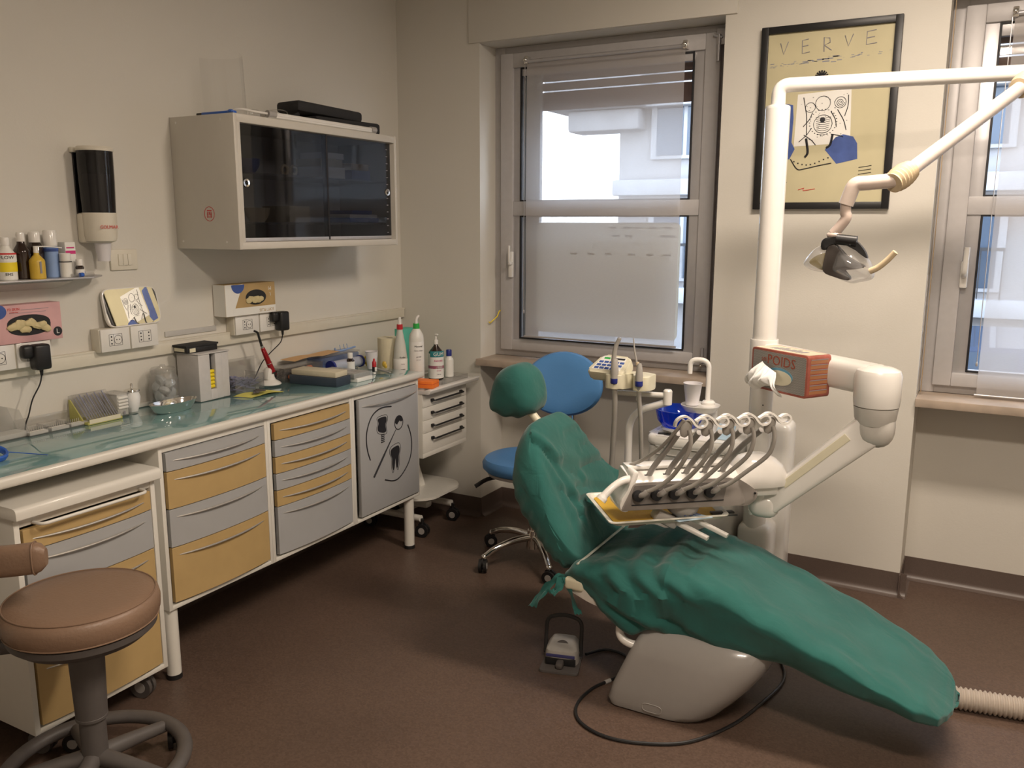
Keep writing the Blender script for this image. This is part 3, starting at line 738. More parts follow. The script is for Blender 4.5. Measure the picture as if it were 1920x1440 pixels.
# fluorescent batten, black folded pouch, goggles
tdir = V(.345 - .20, 2.70 - 3.52, 0)
t = thing('strip_light', 'white tubular strip light lying on the wall cupboard', 'lamp', (.30, 3.03, 2.0685))
A, B = V(.338, 2.69, 2.086), V(.333, 3.40, 2.086)
m = M(); m.tube([A + V(0, 0, -.009), B + V(0, 0, -.009)], .0085, 10, flat=.9); m.tube([A, B], .010, 12); obj('tube', m, 'whiteb', t)
for p, q in ((A, A + (B - A) * .06), (B - (B - A) * .05, B)):
    m = M(); m.tube([p, q], .0145, 12); obj('end_cap', m, 'greyp', t)
m = M(); m.tube([A, A + V(-.02, -.05, .004), A + V(-.05, -.10, .01), A + V(-.1, -.12, .0)], .005, 8, 4); obj('lead', m, 'whiteb', t)
t = thing('black_pouch', 'folded black fabric pouch lying behind the strip light on the cupboard', 'pouch', (.2, 3.2, 2.0685))
Rz = Matrix.Rotation(-.10, 3, 'Z')
m = M(); m.box(.14, .30, 3.06, 3.47, 2.0690, 2.122, .012, 2, Rz); obj('lower_fold', m, 'blackm', t)
m = M(); m.box(.13, .28, 2.97, 3.36, 2.1245, 2.172, .014, 2, Matrix.Rotation(-.12, 3, 'Z') @ Matrix.Rotation(-.04, 3, 'X')); obj('upper_fold', m, 'blackm', t)
m = M(); m.tube([(.25, 3.41, 2.115), (.25, 3.45, 2.098), (.25, 3.50, 2.074)], .007, 8, 3, flat=1.6); m.tube([(.24, 2.98, 2.12), (.25, 2.93, 2.10), (.26, 2.90, 2.076)], .006, 8, 3, flat=1.6); obj('strap', m, 'blackm', t)
m = M(); m.ball((.24, 2.72, 2.092), (.012, .035, .022), 12); m.tube([(.24, 2.74, 2.10), (.26, 2.82, 2.12), (.25, 2.90, 2.118), (.2, 2.93, 2.085)], .0022, 6, 6)
obj('goggle_cord', m, 'clear', label='clear goggles piece with thin cord on the cupboard left of the black pouch', cat='goggles')

# ================================================================ WALL ITEMS
def socket_block(y, z, w, kinds, lab, d=.05, h=.088):
    t = thing('wall_socket', lab, 'socket', (0, y + w / 2, z), 'double wall sockets')
    m = M(); m.box(.001, d, y, y + w, z, z + h, .003); obj('back_box', m, 'socket', t)
    for k, kind in enumerate(kinds):
        a = y + w * k / len(kinds) + .003; b = y + w * (k + 1) / len(kinds) - .003
        m = M(); m.box(d - .001, d + .008, a, b, z + .001, z + h - .001, .003); pl = obj('cover_plate', m, 'whiteb', t)
        mm = M(); c = (a + b) / 2; zc = z + h / 2; X = d + .0085
        for q in ((c - .028, c + .028, zc + .021, zc + .0222), (c - .028, c + .028, zc - .0222, zc - .021), (c - .0286, c - .0274, zc - .022, zc + .022), (c + .0274, c + .0286, zc - .022, zc + .022), (c - .0088, c - .0076, zc - .022, zc + .022)):
            mm.box(X - .001, X, *q)
        for zz, r in ((-.013, .003), (0, .0022), (.013, .003)): mm.box(X - .001, X + .0003, c - .0205, c - .0155, zc + zz - r, zc + zz + r)
        if kind == 's':
            mm.tube([(X - .0005, c + .010 + .017 * cos(g), zc + .017 * sin(g)) for g in [2 * pi * q / 24 for q in range(25)]], .0009, 5)
            for s in (-.006, .006): mm.box(X - .001, X + .0003, c + .010 + s - .0018, c + .010 + s + .0018, zc - .002, zc + .002)
        else:
            for zz, r in ((-.013, .003), (0, .0022), (.013, .003)): mm.box(X - .001, X + .0003, c + .0155, c + .0205, zc + zz - r, zc + zz + r)
        obj('contacts', mm, 'inkblack', pl)
    return t
socket_block(2.055, 1.165, .262, 'sv', 'double wall socket carrying the tilted mirror')
socket_block(2.72, 1.157, .295, 'sv', 'double wall socket below the gold glove box')
socket_block(1.60, 1.152, .262, 'sv', 'double wall socket under the pink glove box')
m = M(); m.box(.0005, .010, 2.162, 2.282, 1.468, 1.548, .004); sw = obj('light_switch', m, 'socket', label='three-gang light switch plate beside the cup dispenser', cat='switch')
for k in range(3):
    m = M(); m.box(.0095, .0135, 2.194 + k * .021, 2.214 + k * .021, 1.486, 1.530, .0015); obj('rocker', m, 'socket', sw)
# plugs with leads
def plug(y, z, lab, lead):
    t = thing('power_adapter', lab, 'plug', (.05, y, z), 'black power adapters')
    m = M(); m.box(.0595, .105, y - .028, y + .030, z - .045, z + .045, .010, 3); m.box(.0595, .092, y - .062, y - .02, z - .002, z + .046, .012, 3); m.cyl((.082, y, z - .044), (.082, y, z - .066), .007, .0045, 10); obj('adapter_body', m, 'black', t)
    m = M(); m.tube(lead, .0024, 6, 6); obj('lead', m, 'blackm', t)
plug(1.800, 1.188, 'black power adapter plugged in under the pink glove box', [(.082, 1.80, 1.125), (.08, 1.79, 1.09), (.07, 1.765, 1.04), (.055, 1.755, .985), (.045, 1.748, .955), (.04, 1.745, .925)])
plug(2.985, 1.200, 'black power adapter plugged in right of the gold glove box', [(.082, 2.985, 1.135), (.08, 2.97, 1.10), (.075, 2.91, 1.06), (.06, 2.87, 1.02), (.04, 2.85, .965), (.03, 2.84, .935), (.03, 2.835, .924)])
# cup dispenser
t = thing('cup_dispenser', 'wall cup dispenser with smoked tube and white base', 'dispenser', (.06, 2.09, 1.51))
cy, cx = 2.092, .062
m = M(); m.lathe((cx, cy + .0, 1.684), [(.046, 0), (.0575, .0), (.061, .110), (.062, .222), (.060, .222), (.059, .11), (.055, .002)], 32, caps=False); m.box(.004, .012, cy - .05, cy + .05, 1.60, 1.90); obj('smoked_tube', m, 'smokecyl', t)
m = M(); m.lathe((cx, cy, 1.684), [(.0, .004), (.042, .004), (.046, .14), (.0, .14)], 24, caps=True); obj('cup_stack', m, 'paper', t)
m = M(); m.lathe((cx, cy, 1.905), [(.0, 0), (.064, 0), (.065, .008), (.058, .016), (.02, .018), (0, .018)], 32); m.box(.001, .02, cy - .06, cy + .06, 1.90, 1.918, .003); obj('lid', m, 'socket', t)
m = M(); m.lathe((cx, cy, 1.575), [(.032, .0), (.052, .008), (.057, .03), (.0585, .11), (.0, .11)], 32); m.box(.001, .04, cy - .055, cy + .055, 1.575, 1.684, .01); obj('base', m, 'socket', t)
m = M(); m.text('GOLMAR', .017, toward(cx + .0592 * cos(-.1), cy + .0592 * sin(-.1) + .0, 1.633, -.12), .0004); obj('lettering', m, 'redink', t)
m = M(); m.lathe((cx, cy + .004, 1.508), [(.0, 0), (.022, 0), (.029, .068), (.030, .070), (.0275, .068), (.021, .004), (0, .004)], 24); obj('paper_cup', m, 'cupp', label='white plastic cup sticking out below the wall dispenser', cat='cup')
# glass shelf
SH = 1.452
t = thing('wall_shelf', 'grey glass wall shelf holding bottles on the left', 'shelf', (.07, 1.6, SH))
m = M(); m.prism([(p.x, p.y) for p in rounded([V(.002, 1.1), V(.135, 1.1), V(.135, 2.0), V(.06, 2.085), V(.002, 2.09)], .004, 2)], 'Z', SH, SH + .006, .001); obj('glass_plate', m, 'alu2', t)
m = M(); m.prism([(.002, SH), (.11, SH - .001), (.112, SH - .007), (.02, SH - .034), (.002, SH - .036)], 'Y', 1.1, 1.93, .001); obj('bracket', m, 'steel', t)
SH += .0062
def bottle(x, y, z, r, h, lab, mt, capmt, cap_r=.5, cap_h=.16, neck=.12, shoulder=.2, labels=(), group=None, name='bottle', cat='bottle', sq=None):
    t = thing(name, lab, cat, (x, y, z), group or ('bottles on the glass wall shelf' if z > 1.3 else 'bottles on the worktop and far cart'))
    hb = h * (1 - cap_h); m = M(); rc = r * cap_r
    m.lathe((x, y, z), [(0, 0), (r * .92, 0), (r, r * .1), (r, hb * (1 - shoulder - neck)), (r * .93, hb * (1 - shoulder * .75 - neck)), (rc * 1.0, hb * (1 - neck)), (rc * .85, hb), (0, hb)], 24)
    obj('body', m, mt, t)
    m = M(); m.lathe((x, y, z + hb * (1 - .3 * neck)), [(0, 0), (rc, 0), (rc, h * cap_h * .92), (rc * .85, h * cap_h + .3 * neck * hb), (0, h * cap_h + .3 * neck * hb)], 20); obj('cap', m, capmt, t)
    for z0, z1, lm in labels:
        m = M(); m.lathe((x, y, z), [(r + .0003, z0 * h), (r + .0008, z0 * h + .0005), (r + .0008, z1 * h - .0005), (r + .0003, z1 * h)], 24, caps=False); obj('label', m, lm, t)
    return t
def btext(t, x, y, r, z, s, size, mt, yaw):
    m = M(); m.text(s, size, toward(x + (r + .0012) * cos(yaw), y + (r + .0012) * sin(yaw), z, yaw), .0003)
    # wrap the flat lettering round the cylinder
    ax = V(-sin(yaw), cos(yaw), 0); nrm = V(cos(yaw), sin(yaw), 0); c = V(x, y, 0)
    for v in m.bm.verts:
        u = (v.co - c).dot(ax); w = (v.co - c).dot(nrm); a = u / r
        v.co = V(x, y, v.co.z) + nrm * (w * cos(a)) + ax * (w * sin(a))
    return obj('lettering', m, mt, t)
FY = -.62
t = bottle(.075, 1.722, SH, .029, .142, 'white bottle with yellow label lettered FLOW on the wall shelf', 'bottle', 'whiteb', .48, .17, .08, .22, [(.2, .42, 'brightyellow'), (.44, .60, 'paper'), (.60, .64, 'redink')])
btext(t, .075, 1.722, .029, SH + .076, '-FLOW', .016, 'inkblack', FY); btext(t, .075, 1.722, .029, SH + .020, 'EMS', .013, 'inkblack', FY + .2)
bottle(.055, 1.788, SH, .027, .158, 'dark brown bottle with white cap between the yellow-labelled and yellow bottles', 'brownglass', 'whiteb', .5, .17, .1, .2)
bottle(.035, 1.850, SH, .026, .160, 'dark brown bottle with broad white cap behind the yellow spray bottle', 'brownglass', 'whiteb', .72, .22, .05, .1)
t = bottle(.098, 1.812, SH, .025, .100, 'small yellow pump bottle on the wall shelf', 'yellowb', 'whiteb', .35, .08, .1, .25)
m = M(); m.cyl((.098, 1.812, SH + .098), (.098, 1.812, SH + .112), .008); m.tube([(.098, 1.812, SH + .110), (.10, 1.86, SH + .109), (.10, 1.905, SH + .104)], .0022, 6, 3); obj('pump_nozzle', m, 'whiteb', t)
m = M(); m.box(.1228, .1236, 1.805, 1.812, SH + .02, SH + .06); obj('print', m, 'inkgrey', t)
t = bottle(.052, 1.896, SH, .0235, .165, 'pale blue spray can with white cap on the wall shelf', 'lblue', 'whiteb', .95, .33, .02, .03, [(.55, .62, 'inkblue')])
t = bottle(.085, 1.925, SH, .020, .085, 'short white pot with black line in front of the small card box', 'bottle', 'whiteb', .95, .3, .02, .05, [(.62, .66, 'inkblack')])
t = thing('carton', 'slim white carton with purple print on the wall shelf', 'box', (.04, 1.97, SH))
m = M(); m.box(.02, .06, 1.945, 1.985, SH, SH + .122, .001); obj('card', m, 'paper', t)
m = M(); m.box(.0602, .0608, 1.946, 1.984, SH + .080, SH + .092); m.box(.0602, .0608, 1.95, 1.98, SH + .100, SH + .105); obj('print', m, 'magenta', t)
t = bottle(.085, 1.978, SH, .0145, .062, 'tiny brown dropper bottle with white cap at the shelf end', 'brownglass', 'whiteb', .8, .36, .05, .1, [(.08, .42, 'paper')])
t = bottle(.05, 2.005, SH, .014, .050, 'tiny white bottle next to the brown dropper at the shelf end', 'bottle', 'whiteb', .6, .3, .1, .2, [(.2, .3, 'inkblue')])
m = M(); m.cyl((.11, 1.95, SH + .0065), (.10, 2.02, SH + .0065), .006); m.cyl((.115, 1.925, SH + .0065), (.11, 1.95, SH + .0065), .0065); sy = obj('syringe_tip', m, 'clear', label='small clear syringe piece lying at the shelf edge', cat='syringe')
m = M(); m.cyl((.112, 1.958, SH + .0075), (.110, 1.972, SH + .0075), .0072); obj('blue_ring', m, 'bluep', sy)
# glove boxes
def glove_box(y0, y1, z0, z1, d, mt, lab, top=None):
    t = thing('glove_box', lab, 'box', (d / 2, (y0 + y1) / 2, z0), 'glove boxes on the wall sockets')
    m = M(); m.box(.002, d, y0, y1, z0, z1, .0015); obj('carton', m, mt, t)
    return t
t = glove_box(1.66, 1.905, 1.2408, 1.372, .062, 'pink', 'pink glove box with size letter L on the left wall socket')
m = M(); c = [(1.785 + .078 * cos(a), 1.300 + .036 * (abs(sin(a)) ** .7) * (1 if sin(a) > 0 else -1)) for a in [2 * pi * k / 32 for k in range(32)]]; m.prism(c, 'X', .0618, .0626); op = obj('opening', m, 'blackm', t)
m = M(); random.seed(5)
for k in range(9): m.ball((.065, 1.725 + k * .0145, 1.298 + random.uniform(-.012, .010)), (.008, .022, .014), 10, rot=Matrix.Rotation(random.uniform(-.8, .8), 3, 'X'))
m.wrinkle(lambda c, n: .004 * noise.noise(c * 60)); obj('glove', m, 'glove', t)
m = M(); m.prism([(1.887 + .0165 * cos(a), 1.268 + .0165 * sin(a)) for a in [2 * pi * k / 24 for k in range(24)]], 'X', .0618, .0628); sz = obj('size_disc', m, 'inkblack', t)
m = M(); m.text('L', .024, face_x(.0632, 1.887, 1.268)); obj('size_letter', m, 'paper', t)
m = M(); m.text('F2 SKIN', .0125, face_x(.0625, 1.735, 1.357)); m.text('powder-free', .006, face_x(.0625, 1.735, 1.347)); obj('lettering', m, 'redink', t)
m = M(); m.prism([(1.680 + .03 * cos(a), 1.352 + .025 * sin(a)) for a in [-pi / 2 + pi * k / 12 for k in range(13)]], 'X', .0618, .0624); obj('emblem', m, 'inkblue', t)
m = M(); m.box(.062, .0626, 1.76, 1.86, 1.353, 1.3545); m.box(.062, .0626, 1.72, 1.85, 1.343, 1.3442); obj('small_print', m, 'inkgrey', t)
t = glove_box(2.655, 2.955, 1.2455, 1.385, .075, 'gold_card', 'gold and white glove box on the right wall socket')
m = M(); m.box(.0745, .0757, 2.656, 2.700, 1.2465, 1.384); m.box(.0745, .0759, 2.700, 2.954, 1.2465, 1.280); m.prism([(2.70, 1.38), (2.76, 1.384), (2.71, 1.28), (2.70, 1.28)], 'X', .0745, .0757); obj('white_print', m, 'paper', t)
m = M(); m.box(.004, .0745, 2.6542, 2.6548, 1.247, 1.384); obj('side_print', m, 'paper', t)
m = M(); m.prism([(2.835 + .062 * cos(a), 1.322 + .034 * sin(a)) for a in [2 * pi * k / 28 for k in range(28)]], 'X', .0757, .0762); obj('opening', m, 'blackm', t)
m = M()
for k in range(7): m.ball((.078, 2.792 + k * .011, 1.312 + random.uniform(-.006, .006)), (.006, .020, .014), 10)
m.wrinkle(lambda c, n: .003 * noise.noise(c * 60)); obj('glove', m, 'glove', t)
m = M(); m.text('SOFT PLUS', .019, face_x(.0762, 2.898, 1.262) @ Matrix.Rotation(pi, 4, 'Z')); obj('lettering', m, 'gold_card', t)
m = M(); m.text('M', .024, face_x(.0760, 2.922, 1.358) @ Matrix.Rotation(pi, 4, 'Z')); m.text('L', .020, face_x(.0760, 2.922, 1.330) @ Matrix.Rotation(pi, 4, 'Z')); obj('size_letter', m, 'paper', t)
m = M(); m.prism([(2.730 + .038 * cos(a), 1.382 + .038 * sin(a)) for a in [pi + pi * k / 14 for k in range(15)]], 'X', .0745, .0766); obj('emblem', m, 'inkblue', t)
# tilted mirror on the sockets
def rrect(w, h, r, n=6): return [(p.x, p.y) for p in rounded([V(-w / 2, -h / 2), V(w / 2, -h / 2), V(w / 2, h / 2), V(-w / 2, h / 2)], r, n)]
t = thing('tilted_mirror', 'rounded shaving mirror leaning on the wall socket', 'mirror', (.04, 2.225, 1.2535))
TM = Matrix.Translation((.048, 2.225, 1.2545)) @ Matrix.Rotation(radians(-12.7), 4, 'Y') @ Matrix.Translation((0, 0, .075))
m = M(); m.prism(rrect(.246, .150, .035), 'X', -.012, 0, .003); m.xf(TM); obj('mirror_back', m, 'whiteb', t)
m = M(); m.prism(rrect(.236, .142, .032), 'X', .0002, .0008); m.xf(TM); obj('mirror_glass', m, 'mirror', t)

# ================================================================ ON THE WORKTOP
# acrylic tray with three compartments of steel bits
DY = -0.035
t = thing('bur_tray', 'low clear tray holding rows of small steel burs', 'tray', (.075, 1.86, CT))
m = M(); m.box(.02, .105, 1.755, 1.985, CT, CT + .003); m.box(.02, .022, 1.755, 1.985, CT, CT + .05); m.box(.103, .105, 1.755, 1.985, CT, CT + .016)
for y in (1.755, 1.835, 1.910, 1.983): m.box(.02, .105, y, y + .002, CT, CT + .022)
m.xf(Matrix.Identity(4)); obj('clear_case', m, 'clear', t)
m = M()
for y in (1.758, 1.838, 1.913): m.box(.075, .103, y, y + .068, CT + .003, CT + .013, .001)
obj('white_insert', m, 'paper', t)
m = M(); random.seed(2)
for y in (1.758, 1.838, 1.913):
    for k in range(8): m.cyl((.082, y + .005 + k * .008, CT + .013), (.082 + random.uniform(-.002, .002), y + .005 + k * .008, CT + .026), .0012, seg=5)
obj('bur', m, 'steel', t, kind='stuff')
t = thing('lime_box', 'clear flip-lid box of long blue-shafted reamers on lime base', 'box', (.08, 2.05, CT))
m = M(); m.box(.02, .125, 1.965, 2.108, CT, CT + .010, .001); m.prism([(.02, CT + .01), (.10, CT + .01), (.03, CT + .085), (.02, CT + .085)], 'Y', 1.964, 1.968); obj('lime_base', m, mat('lime_plastic', (.50, .48, .14), .4), t)
m = M(); m.plane((.125, 1.964, CT + .012), (.125, 2.11, CT + .012), (.035, 2.11, CT + .105), (.035, 1.964, CT + .105)); m.plane((.035, 1.964, CT + .105), (.035, 2.11, CT + .105), (.02, 2.11, CT + .098), (.02, 1.964, CT + .098)); m.box(.02, .022, 1.964, 2.11, CT, CT + .1); obj('clear_lid', m, 'clear', t)
m = M()
for k in range(13): m.tube([(.112, 1.975 + k * .0102, CT + .018), (.042, 1.975 + k * .0102, CT + .090 + .006 * (k % 3))], .0022, 6)
obj('reamer', m, mat('lavender_grey_shafts', (.28, .29, .38), .5), t, kind='stuff')
m = M(); m.box(.1255, .1265, 1.97, 2.10, CT + .004, CT + .02); obj('cream_strip', m, 'cream', t)
DY = 0.0
# tiny drawer tower
DY = -0.045
t = thing('mini_drawer_tower', 'little white tower of stacked instrument drawers', 'drawers', (.075, 2.14, CT))
m = M(); m.box(.02, .10, 2.118, 2.168, CT + .002, CT + .088, .001); m.box(.015, .102, 2.116, 2.172, CT + .082, CT + .090, .001); m.box(.018, .104, 2.116, 2.176, CT, CT + .028, .001); obj('case', m, 'clear', t)
m = M(); m.box(.022, .098, 2.12, 2.166, CT + .004, CT + .086, .001); obj('core', m, 'paper', t)
for k in range(4):
    m = M(); m.box(.098, .1045, 2.121, 2.165, CT + .0300 + k * .0125, CT + .0395 + k * .0125, .003); obj('drawer', m, 'whiteb', t)
m = M(); m.box(.104, .1048, 2.14, 2.148, CT + .008, CT + .02); obj('print', m, 'inkgrey', t)
# stoppered flask, cotton jar
t = thing('metal_lid_pot', 'small glass pot of cotton with pointed metal lid', 'jar', (.075, 2.20, CT))
m = M(); m.lathe((.06, 2.215, CT), [(0, 0), (.018, .001), (.027, .03), (.030, .06), (.024, .082), (0, .082)], 20); m.wrinkle(lambda c, n: .002 * noise.noise(c * 50)); obj('cotton', m, 'tissue', t)
m = M(); m.lathe((.06, 2.215, CT + .083), [(0, 0), (.030, 0), (.028, .006), (.006, .012), (.003, .018), (.006, .024), (.003, .030), (0, .031)], 20); obj('lid', m, 'chrome', t)
t = thing('cotton_jar', 'lidded glass jar full of cotton pads behind the kidney dish', 'jar', (.07, 2.355, CT))
JX, JY = .078, 2.352
m = M(); m.lathe((JX, JY, CT), [(0, 0), (.052, 0), (.058, .01), (.058, .11), (.048, .132), (.050, .146), (.047, .146), (.045, .13), (.055, .108), (.055, .008), (0, .004)], 28, caps=False); obj('glass_body', m, 'clear', t)
m = M(); m.lathe((JX, JY, CT + .1465), [(0, 0), (.048, 0), (.050, .006), (.044, .012), (.012, .016), (.010, .024), (0, .026)], 28); obj('lid', m, 'clear', t)
m = M(); random.seed(9)
for k in range(11):
    a = k * 2.4; m.ball((JX + .026 * cos(a), JY + .026 * sin(a), CT + .026 + .0085 * k), (.024, .024, .016), 10, rot=Matrix.Rotation(a, 3, 'X'))
m.wrinkle(lambda c, n: .003 * noise.noise(c * 45)); obj('cotton_pad', m, mat('blue_white_cotton', (.55, .60, .62), .9), t)
DY = 0.0
# kidney dish
DY = -0.075
m = M(); kc = V(.185, 2.335, CT); R = []
def kid(sc, z):
    out = []
    for k in range(40):
        a = 2 * pi * k / 40; r = 1 - .16 * max(0, cos(a - pi)) ** 2
        out.append(kc + V(.048 * sc * cos(a) * r + .018 * (sin(a) ** 2) * 0, .104 * sc * sin(a), z))
    return out
R = [kid(.72, 0), kid(.80, .004), kid(.93, .022), kid(1.0, .036), kid(1.05, .040), kid(1.05, .0385), kid(.985, .035), kid(.90, .020), kid(.76, .005), kid(.70, .002)]
m.rings(R); obj('kidney_dish', m, 'chrome', label='shiny steel kidney dish on the teal worktop', cat='dish')
DY = 0.0
# white box dispenser with slot
DY = -0.020
t = thing('capsule_dispenser', 'pale grey dispenser box with slot showing yellow rolls', 'dispenser', (.08, 2.53, CT))
xa, xb, ya, yb, h = .02, .150, 2.445, 2.612, .195
m = M(); m.box(xa, xb, ya, ya + .060, CT, CT + h, .003); m.box(xa, xb - .004, ya + .092, yb - .038, CT, CT + h, .003); m.box(xa, xb - .03, ya + .05, ya + .10, CT, CT + h - .002); m.box(xa, xb - .006, yb - .042, yb, CT, CT + h + .004, .003)
m.box(xb - .03, xb - .001, ya + .055, ya + .095, CT, CT + .045, .002); m.box(xa - .004, xb + .002, ya - .002, yb + .002, CT + h, CT + h + .006, .002)
obj('case', m, mat('pale_grey_enamel', (.56, .54, .53), .4), t)
m = M()
for k in range(5): m.cyl((xb - .018, ya + .062, CT + .054 + k * .016), (xb - .018, ya + .09, CT + .054 + k * .016), .0078, seg=12)
obj('yellow_roll', m, 'brightyellow', t)
m = M(); m.box(xb - .0295, xb - .029, ya + .06, ya + .092, CT + .05, CT + h - .005); obj('slot_back', m, 'blackm', t)
t = thing('black_case', 'flat black box lying on top of the pale dispenser', 'box', (.075, 2.51, CT + h + .0062)); zt = CT + h + .0065
m = M(); m.box(.025, .105, 2.43, 2.59, zt, zt + .024, .002); obj('base', m, 'black', t)
m = M(); m.box(.022, .108, 2.425, 2.595, zt + .024, zt + .032, .002); obj('lid', m, 'blackm', t)
m = M(); m.box(.11, .1085, 2.44, 2.47, zt + .004, zt + .02); m.box(.03, .09, 2.4291, 2.4296, zt + .006, zt + .02); obj('sticker', m, 'cream', t)
DY = 0.0
# bag of blue cannulas, yellow note and clip
t = thing('cannula_box', 'clear plastic box full of grey-blue suction tips behind the dispenser', 'box', (.08, 2.72, CT))
m = M(); m.box(.018, .020, 2.63, 2.86, CT, CT + .13); m.box(.018, .135, 2.63, 2.632, CT, CT + .07); m.box(.133, .135, 2.63, 2.80, CT, CT + .07); m.box(.018, .135, 2.798, 2.80, CT, CT + .07); m.plane((.02, 2.63, CT + .13), (.02, 2.80, CT + .13), (.10, 2.80, CT + .135), (.10, 2.63, CT + .135)); obj('clear_box', m, 'clear', t)
m = M(); random.seed(4)
for k in range(60):
    x = random.uniform(.03, .125); y = random.uniform(2.65, 2.77); z = CT + random.uniform(.006, .05); a = random.uniform(-.6, .6)
    m.tube([(x - .004, y - .03 * cos(a), max(CT + .004, z - .02 * a)), (x + .003, y + .022 * cos(a), max(CT + .004, z + .02 * a))], .0035, 6)
obj('suction_tip', m, mat('grey_blue_tips', (.20, .21, .34), .5), t, kind='stuff')
m = M(); m.tube([(.10, 2.715, CT + .04), (.10, 2.72, CT + .085), (.10, 2.73, CT + .04)], .0015, 6, 4); obj('wire_loop', m, 'steel', t)
m = M(); R = []
for i in range(9):
    R.append([V(.175 + .09 * i / 8 + .02 * j / 8, 2.575 + .175 * j / 8 + .02 * i / 8, CT + .0012 + .007 * abs(sin(j * .55 + i * .3)) * (j in range(1, 8))) for j in range(9)])
m.rings(R, closed_u=False); obj('yellow_note', m, mat('yellow_note_paper', (.62, .58, .14), .8), label='creased yellow paper note on the teal worktop', cat='paper')
m = M(); c0 = V(.232, 2.665, CT + .013)
for k in range(6):
    a = -.5 + k * .22; m.cbox(c0 + V(.006 * sin(k * 2), .008 * k - .02, .001 * k), (.012, .045, .003), .001, Matrix.Rotation(a + 1.2, 3, 'Z'))
obj('metal_clip', m, 'stoolgrey', label='small dark metal clips lying on the yellow note', cat='clip')
# curing lamp on stand
t = thing('curing_lamp', 'red cordless curing lamp standing in white charging base', 'lamp', (.10, 2.87, CT)); c = V(.103, 2.868, CT)
m = M(); m.lathe(c, [(0, 0), (.050, 0), (.052, .004), (.045, .012), (.026, .024), (.022, .05), (0, .05)], 28); m.cbox(c + V(0, -.012, .05), (.036, .030, .06), .012, Matrix.Rotation(-.25, 3, 'X')); obj('charging_base', m, 'whiteb', t)
m = M(); m.lathe(c - V(0, 0, 0), [(0, -.0), (.0505, 0), (.0505, .0025), (0, .0025)], 28); m.cbox(c + V(.006, .014, .046), (.034, .032, .045), .012, Matrix.Rotation(-.2, 3, 'X')); obj('cradle', m, 'black', t)
a = c + V(.008, .018, .045); b = c + V(.004, -.040, .175)
m = M(); m.tube([a, a + (b - a) * .25, a + (b - a) * .8, b], lambda s: .0155 - .006 * s, 14, 3); obj('body', m, 'redmetal', t)
m = M(); q = a + (b - a) * .42; m.tube([q, q + (b - a) * .02], .0148, 14); m.tube([b, b + (b - a) * .08], .0075, 12); obj('ring', m, 'chrome', t)
m = M(); m.tube([b + (b - a) * .08, b + V(0, -.018, .05), b + V(0, -.026, .072), b + V(.0, -.045, .082)], lambda s: .006 - .0015 * s, 10, 5); obj('light_guide', m, 'black', t)
# clear box of dark gravel-like pieces
t = thing('clear_box', 'long clear lidded box of dark brown and orange pieces', 'box', (.09, 3.0, CT))
m = M(); x0, x1, y0, y1 = .018, .13, 2.935, 3.20
m.box(x0, x1, y0, y0 + .002, CT, CT + .06); m.box(x1 - .002, x1, y0, y1, CT, CT + .06); m.box(x0, x0 + .002, y0, y1, CT, CT + .06); m.box(x0, x1, y1 - .002, y1, CT, CT + .06); m.box(x0 - .002, x1 + .003, y0 - .003, y1 + .003, CT + .0605, CT + .064); m.box(x0, x1, y0 + .09, y0 + .092, CT, CT + .06); obj('clear_case', m, 'clear', t)
m = M(); random.seed(8)
for k in range(170): m.ball((random.uniform(x0 + .012, x1 - .012), random.uniform(y0 + .012, y1 - .012), CT + random.uniform(.006, .044)), (.008, .008, .005), 6, rot=Matrix.Rotation(random.random() * 3, 3, 'X'))
obj('filling', m, mat('mixed_brown_pieces', (.075, .045, .045), .6, var=.7, scale=90), t, kind='stuff')
m = M(); m.ball((.115, 3.12, CT + .045), (.014, .02, .012), 10); m.ball((.12, 2.98, CT + .02), (.006, .012, .01), 10); obj('orange_piece', m, 'orange', t)
# navy box with cream lid, and silver boxes
RZ = Matrix.Rotation(.12, 3, 'Z')
m = M(); m.box(.155, .415, 2.945, 3.06, CT, CT + .040, .003, rot=Matrix.Rotation(.10, 3, 'Z')); obj('navy_box', m, mat('slate_navy_card', (.035, .05, .075), .5), label='flat slate-navy box under the cream box on the worktop', cat='box')
m = M(); m.box(.160, .405, 2.955, 3.05, CT + .0405, CT + .066, .003, rot=Matrix.Rotation(.10, 3, 'Z')); obj('cream_box', m, 'cream_card', label='flat cream box lying on the navy box', cat='box')
m = M(); m.box(.175, .425, 3.10, 3.215, CT, CT + .018, .002); obj('silver_box', m, 'paper', label='flat white case under the grey instrument case', cat='box')
t = thing('instrument_case', 'flat grey case with labelled compartments on the white case', 'box', (.3, 3.15, CT + .0185))
m = M(); m.box(.18, .415, 3.09, 3.21, CT + .0185, CT + .040, .002); obj('case', m, mat('satin_grey_metal', (.40, .41, .40), .35, .3), t)
m = M()
for k in range(3):
    for j in range(2): m.box(.195 + k * .073, .255 + k * .073, 3.100 + j * .055, 3.148 + j * .055, CT + .0402, CT + .0412)
obj('compartment_label', m, 'greyp', t)
bt = bottle(.175, 3.355, CT, .022, .090, 'small amber bottle with white cap behind the grey case', 'brownglass', 'whiteb', .62, .28, .10, .15, [(.05, .52, 'paper')])
m = M(); m.box(.1978, .1984, 3.335, 3.355, CT + .012, CT + .045) if False else m.lathe((.175, 3.355, CT), [(.0226, .012), (.0232, .013), (.0232, .040), (.0226, .041)], 24, caps=False)
for v in list(m.bm.verts):
    pass
m.bm.free(); 
